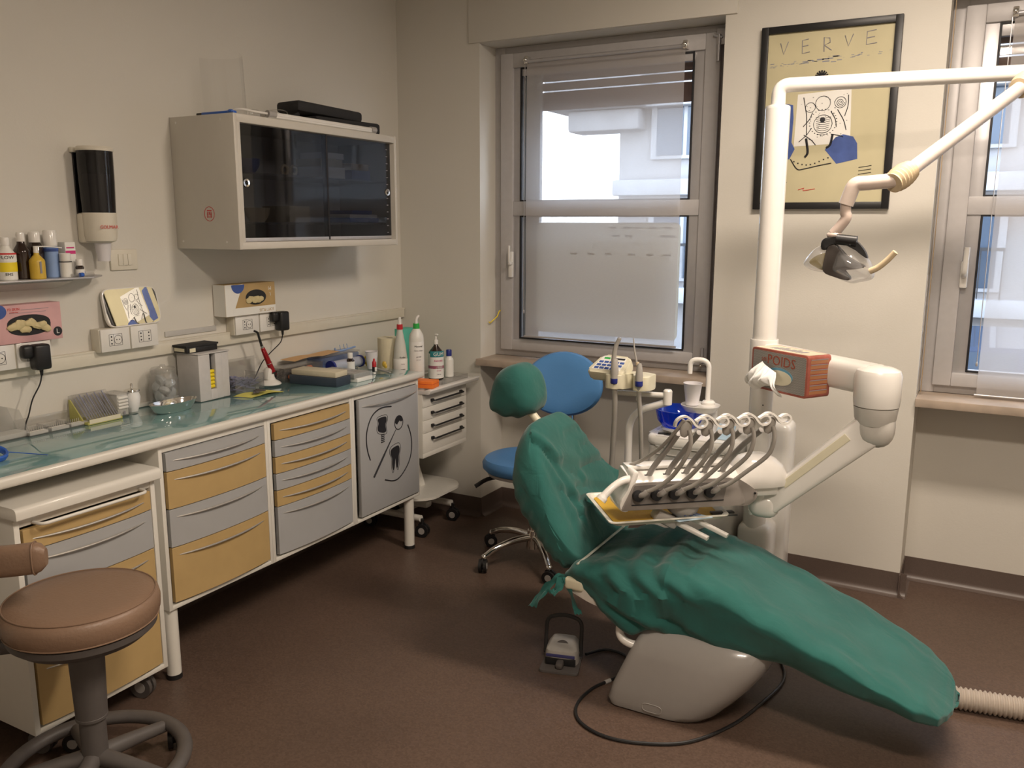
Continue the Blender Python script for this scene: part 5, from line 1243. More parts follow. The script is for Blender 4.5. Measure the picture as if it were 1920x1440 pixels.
# lower arm carrying the instrument head
EX, EY = 2.668, 3.055
dv = (V(EX, EY, 0) - V(PX, PY, 0)); L_ = dv.length; dv.normalize(); sv = V(-dv.y, dv.x, 0)
m = M(); R = []
for k in range(17):
    q = k / 16; c = V(PX, PY, 1.14) + dv * (.045 + (L_ - .06) * q); w = .048 + .006 * q; h0 = .058 - .006 * q
    R.append([c + sv * (w * abs(cos(a)) ** .55 * (1 if cos(a) > 0 else -1)) + V(0, 0, h0 * abs(sin(a)) ** .55 * (1 if sin(a) > 0 else -1) - .0) for a in [2 * pi * i / 32 for i in range(32)]])
m.rings(R); obj('bracket_arm', m, 'whiteb', t)
m = M(); m.lathe((EX, EY, 1.052), [(0, 0), (.066, 0), (.072, .004), (.075, .03), (.075, .108), (.068, .124), (.045, .134), (0, .138)], 40); obj('elbow_housing', m, 'whiteb', t)
m = M(); m.lathe((EX, EY, .992), [(0, 0), (.058, .0), (.066, .02), (.071, .060), (0, .060)], 40); m.ball((EX + .004, EY, .985), (.062, .056, .072), 24, .8); obj('elbow_joint', m, mat('joint_grey_white', (.58, .56, .52), .3), t)
def beam(m, a, b, w0, h0, w1, h1, e=.55, n=14, k=32, up=V(0, 1, 0)):
    a = Vector(a); b = Vector(b); d = (b - a).normalized(); s = (up - d * up.dot(d)).normalized(); u = d.cross(s); R = []
    for i in range(n + 1):
        q = i / n; c = a + (b - a) * q; w = w0 + (w1 - w0) * q; h = h0 + (h1 - h0) * q
        R.append([c + s * (w * abs(cos(x)) ** e * (1 if cos(x) > 0 else -1)) + u * (h * abs(sin(x)) ** e * (1 if sin(x) > 0 else -1)) for x in [2 * pi * i_ / k for i_ in range(k)]])
    m.rings(R)
m = M(); A = (EX - .01, EY, .975); B = (2.345, 3.035, .672); beam(m, A, B, .043, .056, .040, .042, .34); obj('parallel_arm', m, 'whiteb', t)
Av, Bv = Vector(A), Vector(B); dd = (Bv - Av).normalized()
m = M(); c = Av + (Bv - Av) * .52; nrm = V(dd.z, 0, -dd.x); nrm = nrm if nrm.z > 0 else -nrm
m2 = M(); beam(m2, c - dd * .16 + nrm * .026 + V(0, -.0405, 0), c + dd * .12 + nrm * .022 + V(0, -.0385, 0), .004, .014, .004, .013, .3); obj('inlay_strip', m2, 'cream', t); m.bm.free()
m = M(); m.ball((2.325, 3.032, .660), (.055, .046, .046), 24, .75); m.box(2.275, 2.30, 3.0, 3.06, .62, .66, .01); obj('arm_end', m, 'whiteb', t)
m = M(); m.box(2.262, 2.292, 3.02, 3.05, .46, .66, .006) if False else m.cyl((2.325, 3.035, .68), (2.325, 3.035, .738), .026, seg=24); obj('pivot', m, 'whiteb', t)
# corrugated sleeve joint + lamp arm
t = thing('operating_lamp', 'clear-shaded operating lamp hanging on jointed white arm above the chair', 'lamp', (2.56, 2.95, 1.47))
J0 = V(3.01, 3.44, 2.115); J1 = V(2.695, 2.95, 1.795); d = (J1 - J0).normalized()
def sleeve(a, d, r, n=6, L=.075):
    m = M(); prof = []
    for k in range(n * 4 + 1):
        q = k / (n * 4); prof.append((q, r * (1 - .18 * (2 * q - 1) ** 2) + .0022 * cos(q * n * 2 * pi)))
    P = [a + d * L * q for q, _ in prof]
    m.tube(P, lambda s: prof[min(len(prof) - 1, int(round(s * (len(prof) - 1))))][1], 24); return m
obj('upper_sleeve', sleeve(J0 + d * -.035, d, .040), 'beige', t)
m = M(); m.tube([J0 + d * .02, J1 - d * .01], .0225, 20); obj('spring_arm', m, mat('shade_toned_white_tube', (.56, .50, .46), .3, coat=.2), t)  # white tube lit from above; its pinkish shade is put into the colour
obj('lower_sleeve', sleeve(J1 - d * .045, d, .036, 6, .085), 'beige', t)
m = M(); E1 = V(2.548, 2.90, 1.772)
m.tube(fillet([J1 + d * .02, V(2.60, 2.91, 1.777), E1 + V(.02, 0, .004), E1 + V(.0, 0, -.06)], .03, 6), .0225, 18)
obj('elbow_tube', m, mat('shade_toned_white_tube2', (.60, .51, .45), .3, coat=.2), t)  # same white tubing, shade mixed into the colour
m = M(); m.tube([(2.548, 2.90, 1.722), (2.548, 2.90, 1.690), (2.552, 2.90, 1.672), (2.535, 2.90, 1.645), (2.517, 2.90, 1.622)], .0165, 16, 5); m.ball((2.52, 2.90, 1.618), (.024, .02, .013), 14); obj('neck_tube', m, mat('shade_toned_white_tube3', (.60, .49, .43), .3, coat=.2), t)  # neck colour also carries the pinkish shade of the white arm
m = M(); m.cyl((2.530, 2.885, 1.606), (2.590, 2.885, 1.600), .0165, seg=20); m.prism([(p.x, p.y) for p in catmull([V(2.486, 1.600, 0), V(2.506, 1.612, 0), V(2.55, 1.612, 0), V(2.585, 1.603, 0), V(2.612, 1.575, 0), V(2.624, 1.548, 0), V(2.600, 1.563, 0), V(2.565, 1.588, 0), V(2.51, 1.590, 0), V(2.503, 1.573, 0), V(2.486, 1.575, 0)], 3, True)], 'Y', 2.882, 2.918, .004); obj('yoke', m, 'black', t)
m = M(); m.prism([(p.x, p.y) for p in catmull([V(2.506, 1.585, 0), V(2.53, 1.588, 0), V(2.552, 1.56, 0), V(2.60, 1.532, 0), V(2.618, 1.522, 0), V(2.60, 1.515, 0), V(2.575, 1.512, 0), V(2.555, 1.508, 0), V(2.575, 1.49, 0), V(2.572, 1.478, 0), V(2.53, 1.488, 0), V(2.495, 1.505, 0), V(2.498, 1.55, 0)], 3, True)], 'Y', 2.885, 2.93, .004); obj('lamp_body', m, mat('lamp_dark_body', (.07, .06, .055), .4), t)
m = M(); m.prism([(p.x, p.y) for p in catmull([V(2.449, 1.533, 0), V(2.475, 1.555, 0), V(2.500, 1.558, 0), V(2.500, 1.51, 0), V(2.475, 1.515, 0)], 3, True)], 'Y', 2.895, 2.92, .003); obj('reflector', m, mat('amber_reflector', (.46, .36, .10), .25, .4), t)
# boomerang shaped clear shell: two cupped shields
def shell(outline, y0, bulge, th, name):
    m = M(); c = V(sum(p[0] for p in outline) / len(outline), 0, sum(p[1] for p in outline) / len(outline))
    oc = catmull([V(x, 0, z) for x, z in outline], 4, True); R = []
    for k in range(9):
        q = k / 8; R.append([V(c.x, 0, c.z) + (p - c) * max(.02, sin(q * pi / 2)) + V(0, y0 - bulge * cos(q * pi / 2), 0) for p in oc])
    m.rings(R, True, False); obj(name, m, 'shade', t)
shell([(2.430, 1.520), (2.432, 1.540), (2.458, 1.575), (2.488, 1.592), (2.512, 1.585), (2.508, 1.52), (2.505, 1.500), (2.46, 1.504)], 2.93, .055, 0, 'left_shield')
shell([(2.520, 1.588), (2.540, 1.595), (2.580, 1.582), (2.617, 1.551), (2.640, 1.513), (2.637, 1.482), (2.60, 1.470), (2.575, 1.466), (2.53, 1.482), (2.500, 1.502), (2.505, 1.54)], 2.95, .085, 0, 'right_shield')
m = M(); m.tube([(2.632, 2.91, 1.508), (2.655, 2.905, 1.520), (2.682, 2.90, 1.545), (2.702, 2.895, 1.569)], lambda s: .0100 - .001 * s, 12, 5); obj('grip_handle', m, 'beige', t)

# tissue box strapped to the arm
t = thing('tissue_box', 'printed tin tissue box lettered POIDS held on the unit arm', 'tissue box', (2.32, 3.17, 1.04))
yaw = atan2(-.157, .231); TB = Matrix.Translation((2.330, 3.118, 1.056)) @ Matrix.Rotation(yaw, 4, 'Z')
bw, bd_, bh = .275, .108, .150
m = M(); m.prism([(p.x, p.y) for p in rounded([V(-bw / 2, 0), V(bw / 2, 0), V(bw / 2, bh), V(-bw / 2, bh)], .012)], 'Y', 0, bd_, .001); m.xf(TB); obj('tin', m, mat('rust_print_tin', (.36, .10, .07), .4, var=.15, scale=40), t)
m = M(); m.prism([(p.x, p.y) for p in rounded([V(-bw / 2 + .008, .008), V(bw / 2 - .008, .008), V(bw / 2 - .008, bh - .008), V(-bw / 2 + .008, bh - .008)], .008)], 'Y', -.0008, 0); m.xf(TB)
mg = mat('small_check_print', (.30, .25, .20), .5)
nt = mg.node_tree; ck = nt.nodes.new('ShaderNodeTexChecker'); ck.inputs['Scale'].default_value = 330; ck.inputs['Color1'].default_value = (.36, .34, .31, 1); ck.inputs['Color2'].default_value = (.20, .19, .18, 1)
tcn = [q for q in nt.nodes if q.type == 'TEX_COORD'][0]; nt.links.new(tcn.outputs['Object'], ck.inputs['Vector']); pb = [q for q in nt.nodes if q.type == 'BSDF_PRINCIPLED'][0]; nt.links.new(ck.outputs[0], pb.inputs['Base Color'])
obj('front_print', m, mg, t)
m = M()
for k in range(7): m.box(bw / 2, bw / 2 + .0006, .012, bd_ - .012, .014 + k * .018, .026 + k * .018)
m.xf(TB); obj('end_print', m, mat('orange_stripes', (.38, .16, .07), .5), t)
m = M()
for k in range(7): m.box(bw / 2, bw / 2 + .001, .014, bd_ - .014, .026 + k * .018, .0285 + k * .018)
m.xf(TB); obj('scale_lines', m, 'inkgrey', t)
m = M(); m.box(-bw / 2 + .008, bw / 2 - .008, .008, bd_ - .008, bh, bh + .0006)
m.xf(TB); obj('top_print', m, 'cream_card', t)
m = M(); 
for k in range(8): m.box(-.08 + k * .02, -.066 + k * .02, .03, .06 + .01 * (k % 3), bh + .0006, bh + .0011)
m.xf(TB); obj('top_pattern', m, 'inkgrey', t)
m = M(); m.text('POIDS', .050, TB @ Matrix.Translation((.012, -.0012, .112)) @ Matrix.Rotation(pi / 2, 4, 'X') @ Matrix.Rotation(-.03, 4, 'Z'), .0006); m.text('LES', .018, TB @ Matrix.Translation((-.073, -.0012, .112)) @ Matrix.Rotation(pi / 2, 4, 'X'), .0006); obj('lettering', m, mat('rust_letters', (.30, .07, .04), .5), t)
m = M(); m.prism([(.005 + .066 * cos(a), .060 + .030 * sin(a)) for a in [2 * pi * k / 32 for k in range(32)]], 'Y', -.0016, -.0006); m.xf(TB); obj('opening', m, mat('blue_rim', (.12, .32, .46), .5), t)
m = M(); m.prism([(.005 + .062 * cos(a), .054 + .027 * sin(a)) for a in [2 * pi * k / 32 for k in range(32)]], 'Y', -.0022, -.0014); m.xf(TB); obj('inner_film', m, 'cream', t)
m = M(); R = []
for j in range(41):
    v = j / 40; ring = []
    for i in range(49):
        u = -1 + 2 * i / 48
        sp = .030 + .058 * sin(min(1, v * 1.05) * pi * .62)
        x = -.040 + u * sp - .018 * v + .006 * sin(v * 6 + u * 2)
        z = .088 - .078 * v ** .9 - .016 * u * (1 - v) + .012 * v * sin(u * 4.5) - .012 * v * u * u
        y = -.003 - .050 * sin(min(1, v * .95 + .06) * pi * .9) * (1 - .55 * abs(u) ** 2.5) + (.0085 * sin(u * 10 + v * 3) + .004 * sin(u * 21 - v * 7)) * sin(v * pi * .85)
        ring.append(V(x, min(y, -.0025), z))
    R.append(ring)
m.rings(R, closed_u=False); m.xf(TB); obj('tissue', m, 'tissue', t, fixn=False)

# ================================================================ INSTRUMENT HEAD (local frame: x along, -y to the front)
HM = Matrix.Translation((1.97, 2.62, 0)) @ Matrix.Rotation(radians(40), 4, 'Z')
def hw(s, n, z): return HM @ V(s, -n, z)
t = thing('dental_delivery_unit', 'dental instrument head with five whip-arm handpieces over the chair', 'instrument unit', hw(.25, -.05, .69))
def hobj(name, m, mt, par=None, **k):
    m.xf(HM); return obj(name, m, mt, par or t, **k)
m = M()
pr = rounded([V(.0, .700), V(-.0, .788), V(.03, .812), V(.125, .826), V(.130, .80), V(.118, .700)], [.004, .01, .02, .012, .01, .01], 3)   # (y,z)
R = []
m.prism([(p.x, p.y) for p in pr], 'X', .0, .395, .004); m.box(.38, .555, .02, .13, .712, .76, .012); hobj('body', m, 'whiteb')
m = M(); m.prism([(p.x, p.y) for p in rounded([V(-.032, .700), V(.395, .694), V(.42, .70), V(.385, .79), V(.345, .795), V(.012, .793)], [.01, .01, .02, .03, .01, .01], 3)], 'Y', -.004, .004, .001); hobj('front_plate', m, 'plate')
m = M(); m.prism([(p.x, p.y) for p in rounded([V(.0, .720), V(.335, .717), V(.348, .783), V(.012, .787)], .006)], 'Y', -.0055, -.0035); hobj('dark_recess', m, mat('taupe_panel', (.17, .155, .145), .4))
m = M(); m.box(.004, .336, -.0062, -.005, .7165, .7205); hobj('black_edge', m, 'gasket')
m = M(); m.box(.010, .380, .058, .122, .822, .834, .004); hobj('top_ledge', m, 'whiteb')
m = M(); m.prism([(p.x, p.y) for p in catmull([V(-.030, .698, 0), V(-.034, .73, 0), V(-.01, .77, 0), V(.0, .80, 0), V(.012, .83, 0), V(.03, .826, 0), V(.012, .78, 0), V(.0, .70, 0)], 4, True)], 'Y', .0, .118, .006); hobj('end_cap', m, 'whiteb')
m = M(); m.tube([(.018, .03, .800), (-.02, .018, .800), (-.055, .008, .786), (-.085, .002, .762), (-.103, .0, .742)], lambda s: .0155 - .003 * sin(s * pi) + .003 * (s > .85), 14, 6); hobj('grip_handle', m, 'whiteb')
m = M(); R = []
for z, x0_, x1_, hy_ in ((.748, .378, .604, .072), (.765, .384, .602, .076), (.790, .395, .594, .074), (.820, .412, .578, .066), (.842, .430, .552, .054), (.852, .455, .530, .037)):
    R.append([V(p.x, p.y, p.z) for p in sup((x0_ + x1_) / 2, .075, (x1_ - x0_) / 2, hy_, z, 3.0)])
m.rings(R); hobj('dome', m, 'whiteb')
m = M(); m.prism([(p.x, p.y) for p in rounded([V(.345, .700), V(.405, .690), V(.45, .697), (V(.468, .735)), V(.43, .765), V(.385, .793), V(.345, .785)], .014)], 'Y', -.002, .10, .004); hobj('side_cheek', m, 'plate')
m = M(); m.cyl((.452, -.003, .735), (.452, -.006, .735), .004, seg=10); hobj('screw', m, 'black')
m = M(); m.cyl((.516, .085, .66), (.516, .085, .72), .030, seg=24); hobj('pivot_pin', m, 'whiteb')
m = M()
m.lathe((.215, .06, .650), [(0, 0), (.034, 0), (.036, .006), (.052, .018), (.056, .030), (.056, .045), (.030, .052), (0, .052)], 28); hobj('swivel_mount', m, 'greyp')
m = M(); m.lathe((.215, .06, .634), [(0, 0), (.030, 0), (.033, .016), (0, .016)], 24); hobj('swivel_ring', m, 'stoolgrey')
for a_, b_ in (((.175, .04, .637), (.262, -.055, .602)), ((.245, .05, .640), (.338, -.045, .602))):
    mm = M(); beam(mm, a_, b_, .0075, .0115, .0075, .0095, .45, 6, 20, V(0, 0, 1)); hobj('fork_arm', mm, 'whiteb')
m = M(); m.box(.10, .19, .02, .08, .626, .668, .012, rot=Matrix.Rotation(.5, 3, 'Y')); hobj('tray_clamp', m, 'greyp')
SK = [(.024 + .0643 * k) for k in range(5)]
for k in range(5):
    s0 = SK[k]; sl = .072 + .0665 * k; tp = .128 + .072 * k; dz = .033
    # holder cup in the front plate
    mm = M(); mm.lathe((s0, -.022, .752), [(0, 0), (.012, 0), (.0185, .002), (.0195, .018), (0, .018)], 20, 'Y'); c_ = hobj('hose_socket', mm, 'gasket')
    mm = M(); mm.tube([(s0 + .004, -.014, .754), (s0 + .012, -.030, .762), (s0 + .022, -.036, .774)], .0095, 12, 3); hobj('socket_nozzle', mm, 'greyp', c_)
    # whip arm: flat slotted support rising from the ledge
    z1 = .998
    mm = M(); P_ = [(sl, .045, .785), (sl + .014, .02, .84), (sl + .036, -.045, .92), (tp - .014, -.118, .99)]
    mm.tube(P_, lambda q: .0098, 12, 6); wa = hobj('whip_arm', mm, 'greyp')
    if k == 2:
        pass
    mm = M(); mm.box(sl - .012, sl + .014, .030, .036, .775, .812, .001); hobj('slot', mm, 'gasket', wa)
    # hanger pad and S-shaped loop
    mm = M(); mm.ball((tp + .002, -.142, 1.012), (.019, .010, .031), 18, rot=Matrix.Rotation(.35, 3, 'Y')); hobj('hanger_pad', mm, 'greytube', wa)
    zc = 1.016
    S_ = [(tp - .034, -.135, .985), (tp - .032, -.142, 1.004), (tp - .020, -.150, 1.018), (tp - .004, -.155, 1.021), (tp + .012, -.157, 1.010), (tp + .024, -.158, .994), (tp + .040, -.158, .985), (tp + .056, -.158, .989), (tp + .063, -.158, 1.001), (tp + .056, -.158, 1.013), (tp + .040, -.158, 1.014), (tp + .026, -.158, 1.006)]
    C_ = catmull([(a_, b_, c_ + dz) for a_, b_, c_ in S_], 4); mm = M(); R = []
    for i, p in enumerate(C_):
        tg = (C_[min(i + 1, len(C_) - 1)] - C_[max(i - 1, 0)]).normalized(); nn = tg.cross(V(0, 1, 0)).normalized()
        R.append([p + nn * a + V(0, b, 0) for a, b in ((-.0032, -.008), (.0032, -.008), (.0032, .008), (-.0032, .008))])
    mm.rings(R); hobj('loop_hook', mm, 'whiteb', wa)
    # hose from the socket up to the pad
    mm = M(); e = (tp + .014, -.153, .985)
    mm.tube([(s0 + .022, -.036, .774), (s0 + .05, -.058, .795), (s0 + .085, -.090, .838), (tp + .002, -.135, .905), (tp + .014, -.15, .95), e, (tp + .008, -.152, 1.01)], .0072, 10, 7); hobj('hose', mm, 'greytube')
mm = M(); mm.tube([(.028, .09, .832), (.06, .05, .86), (.085, -.05, .93), (.106, -.12, 1.00), (.120, -.145, 1.040)], .0062, 8, 6); hobj('extra_hose', mm, 'greytube')
mm = M(); s_ = .072 + .0665 * 2; mm.tube([(s_ + .030, -.008, .862), (s_ + .048, -.04, .893), (s_ + .060, -.062, .915)], .0125, 14); hobj('clear_sleeve', mm, 'clear')

# tray and its contents
def tz(s, y, z): return HM @ V(s, y, z)
t = thing('instrument_tray', 'white plastic tray with mustard liner under the instrument head', 'tray', hw(.14, 0, .655))
# corners measured on the level z=.66 -> local frame
tr = [(-.078, .005), (-.072, -.030), (.40, -.005), (.425, .06), (-.02, .335), (-.07, .325)]
tl = [HM.inverted() @ V(*c) for c in ((1.71, 2.833, .66), (1.919, 2.573, .66), (2.249, 2.859, .66), (2.06, 3.14, .66))]
T0 = [V(p.x, p.y, 0) for p in tl]; cT = sum(T0, V(0, 0, 0)) / 4
def tring(s, z, inset=0): return [p + V(0, 0, z) for p in rounded([cT + (p - cT) * s for p in T0], .022, 4)]
m = M(); R = [tring(.86, .640), tring(.90, .641), tring(.945, .652), tring(1.0, .656), tring(1.0, .660), tring(.955, .660), tring(.93, .656), tring(.895, .645), tring(.86, .644)]
m.rings(R); m.xf(HM); obj('tray', m, 'traywhite', t)
m = M(); m.rings([tring(.885, .6465), tring(.885, .6485)]); m.xf(HM); obj('mustard_liner', m, 'mustard', t)
m = M(); q = [V(.175, -.02, 0), V(.30, -.015, 0), V(.26, .06, 0), V(.15, .05, 0)]
m.rings([[p + V(0, .012, .6495 + .006 * sin(i * 1.5)) for i, p in enumerate(q)], [p + V(0, .012, .6515 + .006 * sin(i * 1.5)) for i, p in enumerate(q)]]); m.xf(HM); pk = obj('sterile_pouch', m, mat('pale_blue_pouch', (.50, .66, .80), .4), label='pale blue sterile pouch lying on the mustard tray liner', cat='pouch')
m = M()
for k in range(4):
    m.cbox((.20 + k * .018, .022, .662 + .002), (.004, .03, .0008), 0, Matrix.Rotation(.5, 3, 'Z'))
m.xf(HM); obj('print', m, 'inkblue', pk)
m = M(); m.box(.315, .40, .035, .060, .650, .658, .003); m.tube([(.33, .02, .653), (.40, .015, .653)], .003, 8); m.xf(HM); obj('dark_instruments', m, 'black', label='dark small instruments at the right end of the tray', cat='instrument')

# ================================================================ ASSISTANT SIDE: CUSPIDOR UNIT
t = thing('cuspidor_unit', 'white cuspidor cabinet with blue spittoon bowl behind the chair', 'dental unit', (2.0, 3.56, 0))
m = M(); m.prism([(p.x, p.y) for p in rounded([V(1.755, 3.36), V(2.13, 3.36), V(2.15, 3.50), V(2.12, 3.80), V(1.78, 3.80)], .04)], 'Z', .06, .735, .012, 3); obj('cabinet', m, mat('unit_grey_white', (.60, .58, .54), .35), t)
m = M(); m.prism([(p.x, p.y) for p in rounded([V(1.75, 3.35), V(2.14, 3.35), V(2.16, 3.50), V(2.13, 3.81), V(1.77, 3.81)], .05)], 'Z', .7355, .782, .018, 3); obj('cabinet_top', m, 'whiteb', t)
m = M(); m.box(2.17, 2.32, 3.47, 3.62, 0, .86, .03, 3); obj('side_box', m, 'whiteb', t)
m = M(); m.box(1.79, 2.10, 3.40, 3.75, 0, .06, .01); obj('plinth', m, 'greyp', t)
m = M(); m.box(1.80, 2.09, 3.354, 3.3605, .700, .703); m.box(1.755, 2.10, 3.3555, 3.3605, .60, .6025); m.box(1.795, 1.797, 3.354, 3.3605, .56, .64); obj('seam_lines', m, 'greyp', t)
m = M(); m.prism([(p.x, p.y) for p in rounded([V(1.815, .650), V(1.855, .664), V(1.872, .650), V(1.872, .618), V(1.855, .600), V(1.815, .590)], .004)], 'Y', 3.352, 3.359, .001); pl = obj('socket_plate', m, 'inkblue', t)
m = M(); m.cyl((1.835, 3.352, .632), (1.835, 3.345, .632), .009, seg=14); obj('coupling', m, 'black', pl)
BX, BY = 1.868, 3.45
m = M(); m.lathe((BX, BY, .782), [(.0, 0), (.062, 0), (.078, .018), (.072, .028), (0, .028)], 32); obj('bowl_base', m, 'white', t)
m = M(); m.lathe((BX, BY, .802), [(.020, .0), (.070, .004), (.094, .036), (.103, .078), (.106, .084), (.101, .084), (.090, .040), (.066, .010), (.02, .006)], 40, caps=False); m.lathe((BX, BY, .802), [(0, .001), (.021, .001), (.021, .004), (0, .005)], 20); bo = obj('spittoon_bowl', m, 'bluebowl', t)
m = M(); m.lathe((BX + .0, BY, .810), [(0, 0), (.020, .0), (.022, .010), (0, .014)], 16); obj('drain_cap', m, 'lblue', bo)
m = M(); m.rings([sup(1.955, 3.45, .062, .058, .885, 2.4), sup(1.955, 3.45, .078, .070, .905, 2.4), sup(1.955, 3.45, .080, .072, .911, 2.4), sup(1.955, 3.45, .072, .064, .908, 2.4)]); m.box(1.975, 2.01, 3.47, 3.53, .77, .90, .012); obj('cup_shelf', m, 'whiteb', t)
m = M(); m.lathe((1.978, 3.485, .906), [(0, 0), (.026, 0), (.028, .012), (.020, .02), (0, .02)], 20); m.tube(fillet([(1.974, 3.485, .92), (1.974, 3.485, 1.095), (1.898, 3.47, 1.095), (1.898, 3.47, 1.035)], .038, 8), .0105, 14); obj('filler_pipe', m, 'whiteb', t)
m = M(); m.box(1.80, 1.855, 3.375, 3.385, .785, .789, rot=Matrix.Rotation(.3, 3, 'Z')); m.box(1.83, 1.885, 3.365, 3.372, .7855, .789, rot=Matrix.Rotation(-.1, 3, 'Z')); obj('black_clips', m, 'black', label='thin black clips lying in front of the blue bowl', cat='clip')
plastic_cup(1.925, 3.43, .9115, .026, .038, .092, 'translucent plastic cup standing on the cuspidor shelf below the filler pipe')
m = M(); m.rings([[V(x, y, z) for x, y, z in ((2.03, 3.40, .785), (2.10, 3.40, .785), (2.115, 3.42, .842), (2.045, 3.42, .846))], [V(x, y, z) for x, y, z in ((2.03, 3.405, .785), (2.10, 3.405, .785), (2.115, 3.425, .842), (2.045, 3.425, .846))]]); obj('blue_wipe_pack', m, mat('ice_blue', (.42, .58, .72), .4), label='ice blue packet leaning behind the whip arms on the cuspidor', cat='packet')

t = thing('assistant_arm', 'white tube arm holding cream keypad and two suction handpieces', 'assistant arm', (1.70, 3.40, .5))
m = M(); m.tube(fillet([(1.672, 3.37, .40), (1.672, 3.37, .860), (1.845, 3.37, .925)], .085, 8), .0158, 16); m.tube([(1.672, 3.37, .42), (1.76, 3.40, .42)], .0158, 12); obj('support_tube', m, 'whiteb', t)
m = M(); m.cyl((1.840, 3.365, .915), (1.840, 3.365, .972), .0185, seg=24); m.lathe((1.840, 3.365, .972), [(.0185, 0), (.014, .006), (0, .007)], 20); obj('joint', m, 'whiteb', t)
m = M(); m.tube([(1.832, 3.365, .953), (1.62, 3.34, .948)], .0115, 14); m.cyl((1.715, 3.35, .947), (1.715, 3.35, .922), .0075, seg=12); obj('cross_tube', m, 'whiteb', t)
# keypad head
KM = Matrix.Translation((1.61, 3.30, 1.06)) @ Matrix.Rotation(-.10, 4, 'Z') @ Matrix.Rotation(.62, 4, 'X')
m = M(); m.prism([(p.x, p.y) for p in rounded([V(-.088, -.055), V(.085, -.055), V(.085, .05), V(-.05, .055)], .022)], 'Z', -.025, .022, .010, 3); m.xf(KM); obj('keypad_head', m, 'cream', t)
m = M(); m.prism([(p.x, p.y) for p in rounded([V(-.068, -.038), V(.065, -.038), V(.065, .040), V(-.045, .043)], .006)], 'Z', .0222, .0232); m.xf(KM); kp = obj('keypad_film', m, 'paper', t)
for r_ in range(3):
    for c_ in range(5 - (r_ == 0)):
        m = M(); x_ = -.058 + c_ * .024 + r_ * .004; y_ = -.034 + r_ * .018; m.box(x_, x_ + .020, y_, y_ + .0125, .0232, .0240, .0015)
        m.xf(KM); obj('key', m, 'inkblue', kp)
m = M(); m.box(-.036, -.008, .026, .036, .0232, .0237); m.xf(KM); obj('green_display', m, 'green', kp)
m = M(); m.box(.005, .06, .026, .036, .0232, .0237); m.xf(KM); obj('black_print', m, 'inkblack', kp)
m = M(); m.prism([(p.x, p.y) for p in catmull([V(1.615, 3.345, 0), V(1.615, 3.235, 0), V(1.67, 3.228, 0), V(1.692, 3.25, 0), V(1.712, 3.295, 0), V(1.730, 3.25, 0), V(1.745, 3.232, 0), V(1.79, 3.24, 0), V(1.80, 3.29, 0), V(1.79, 3.34, 0), V(1.70, 3.35, 0)], 5, True)], 'Z', .985, 1.045, .012, 3); obj('handpiece_holder', m, 'cream', t)
m = M(); m.tube([(1.672, 3.235, 1.195), (1.655, 3.235, 1.155), (1.648, 3.235, 1.10)], lambda s: .0085 + .002 * s, 10, 4); m.lathe((1.655, 3.232, 1.03), [(.016, 0), (.0165, .03), (.013, .075), (.010, .080), (0, .080)], 18); hp = obj('suction_handpiece', m, 'greytube', t)
m = M(); m.ball((1.673, 3.235, 1.198), (.010, .008, .006), 10); obj('tip', m, 'clear', hp)
m = M(); m.lathe((1.655, 3.232, 1.008), [(.014, 0), (.0165, .004), (.0165, .022), (0, .022)], 16); obj('collar', m, 'navy', hp)
m = M(); m.tube([(1.732, 3.235, 1.198), (1.738, 3.235, 1.15), (1.750, 3.235, 1.095)], lambda s: .0028 + .002 * s, 8, 3); m.lathe((1.762, 3.232, 1.028), [(.0155, 0), (.0155, .02), (.011, .06), (.007, .072), (0, .072)], 18); hp = obj('suction_handpiece', m, 'greytube', t)
m = M(); m.cyl((1.752, 3.235, 1.092), (1.751, 3.235, 1.104), .0075, seg=12); obj('orange_ring', m, 'beige', hp)
m = M(); m.lathe((1.762, 3.232, 1.006), [(.014, 0), (.0165, .004), (.0165, .022), (0, .022)], 16); obj('collar', m, 'navy', hp)
for P_ in ([(1.655, 3.235, 1.01), (1.652, 3.25, .95), (1.645, 3.27, .85), (1.628, 3.30, .70), (1.62, 3.33, .55), (1.68, 3.40, .42), (1.77, 3.45, .38)], [(1.762, 3.235, 1.01), (1.758, 3.25, .95), (1.760, 3.27, .85), (1.757, 3.30, .70), (1.755, 3.33, .52), (1.78, 3.42, .42)]):
    m = M(); m.tube(P_, .0118 if P_[0][0] < 1.7 else .0095, 12, 6); obj('suction_hose', m, 'greytube', t)

# ================================================================ STOOLS
t = thing('blue_stool', 'blue upholstered stool with large round backrest and chrome base behind the chair', 'stool', (1.10, 3.60, 0)); SX, SY = 1.10, 3.60
m = M(); m.cyl((SX, SY, .10), (SX, SY, .47), .025, seg=20); m.cyl((SX, SY, .07), (SX, SY, .16), .038, .032, 20); obj('gas_column', m, 'chrome', t)
for k in range(5):
    a = radians(-120) + k * 2 * pi / 5; d_ = V(cos(a), sin(a), 0); c = V(SX, SY, 0)
    m = M(); m.tube([c + d_ * .02 + V(0, 0, .125), c + d_ * .12 + V(0, 0, .125), c + d_ * .22 + V(0, 0, .105), c + d_ * .278 + V(0, 0, .078)], lambda s: .018 - .004 * s, 12, 5); m.ball(c + d_ * .283 + V(0, 0, .076), (.017, .017, .014), 12); lg = obj('leg', m, 'chrome', t)
    caster(t, (c + d_ * .29).x, (c + d_ * .29).y, .032, a + .9, .070)
m = M(); R = []
for z, s in ((.470, .80), (.474, .95), (.490, 1.02), (.515, 1.03), (.535, .97), (.545, .80), (.549, .5)): R.append(sup(SX - .02, SY - .03, .210 * s, .20 * s, z, 2.3))
m.rings(R); obj('seat', m, 'blue', t)
m = M(); R = [sup(SX - .02, SY - .03, .19 * s, .18 * s, z, 2.3) for z, s in ((.452, .8), (.455, 1.0), (.4695, 1.02))]; m.rings(R); obj('seat_shell', m, 'greyp', t)
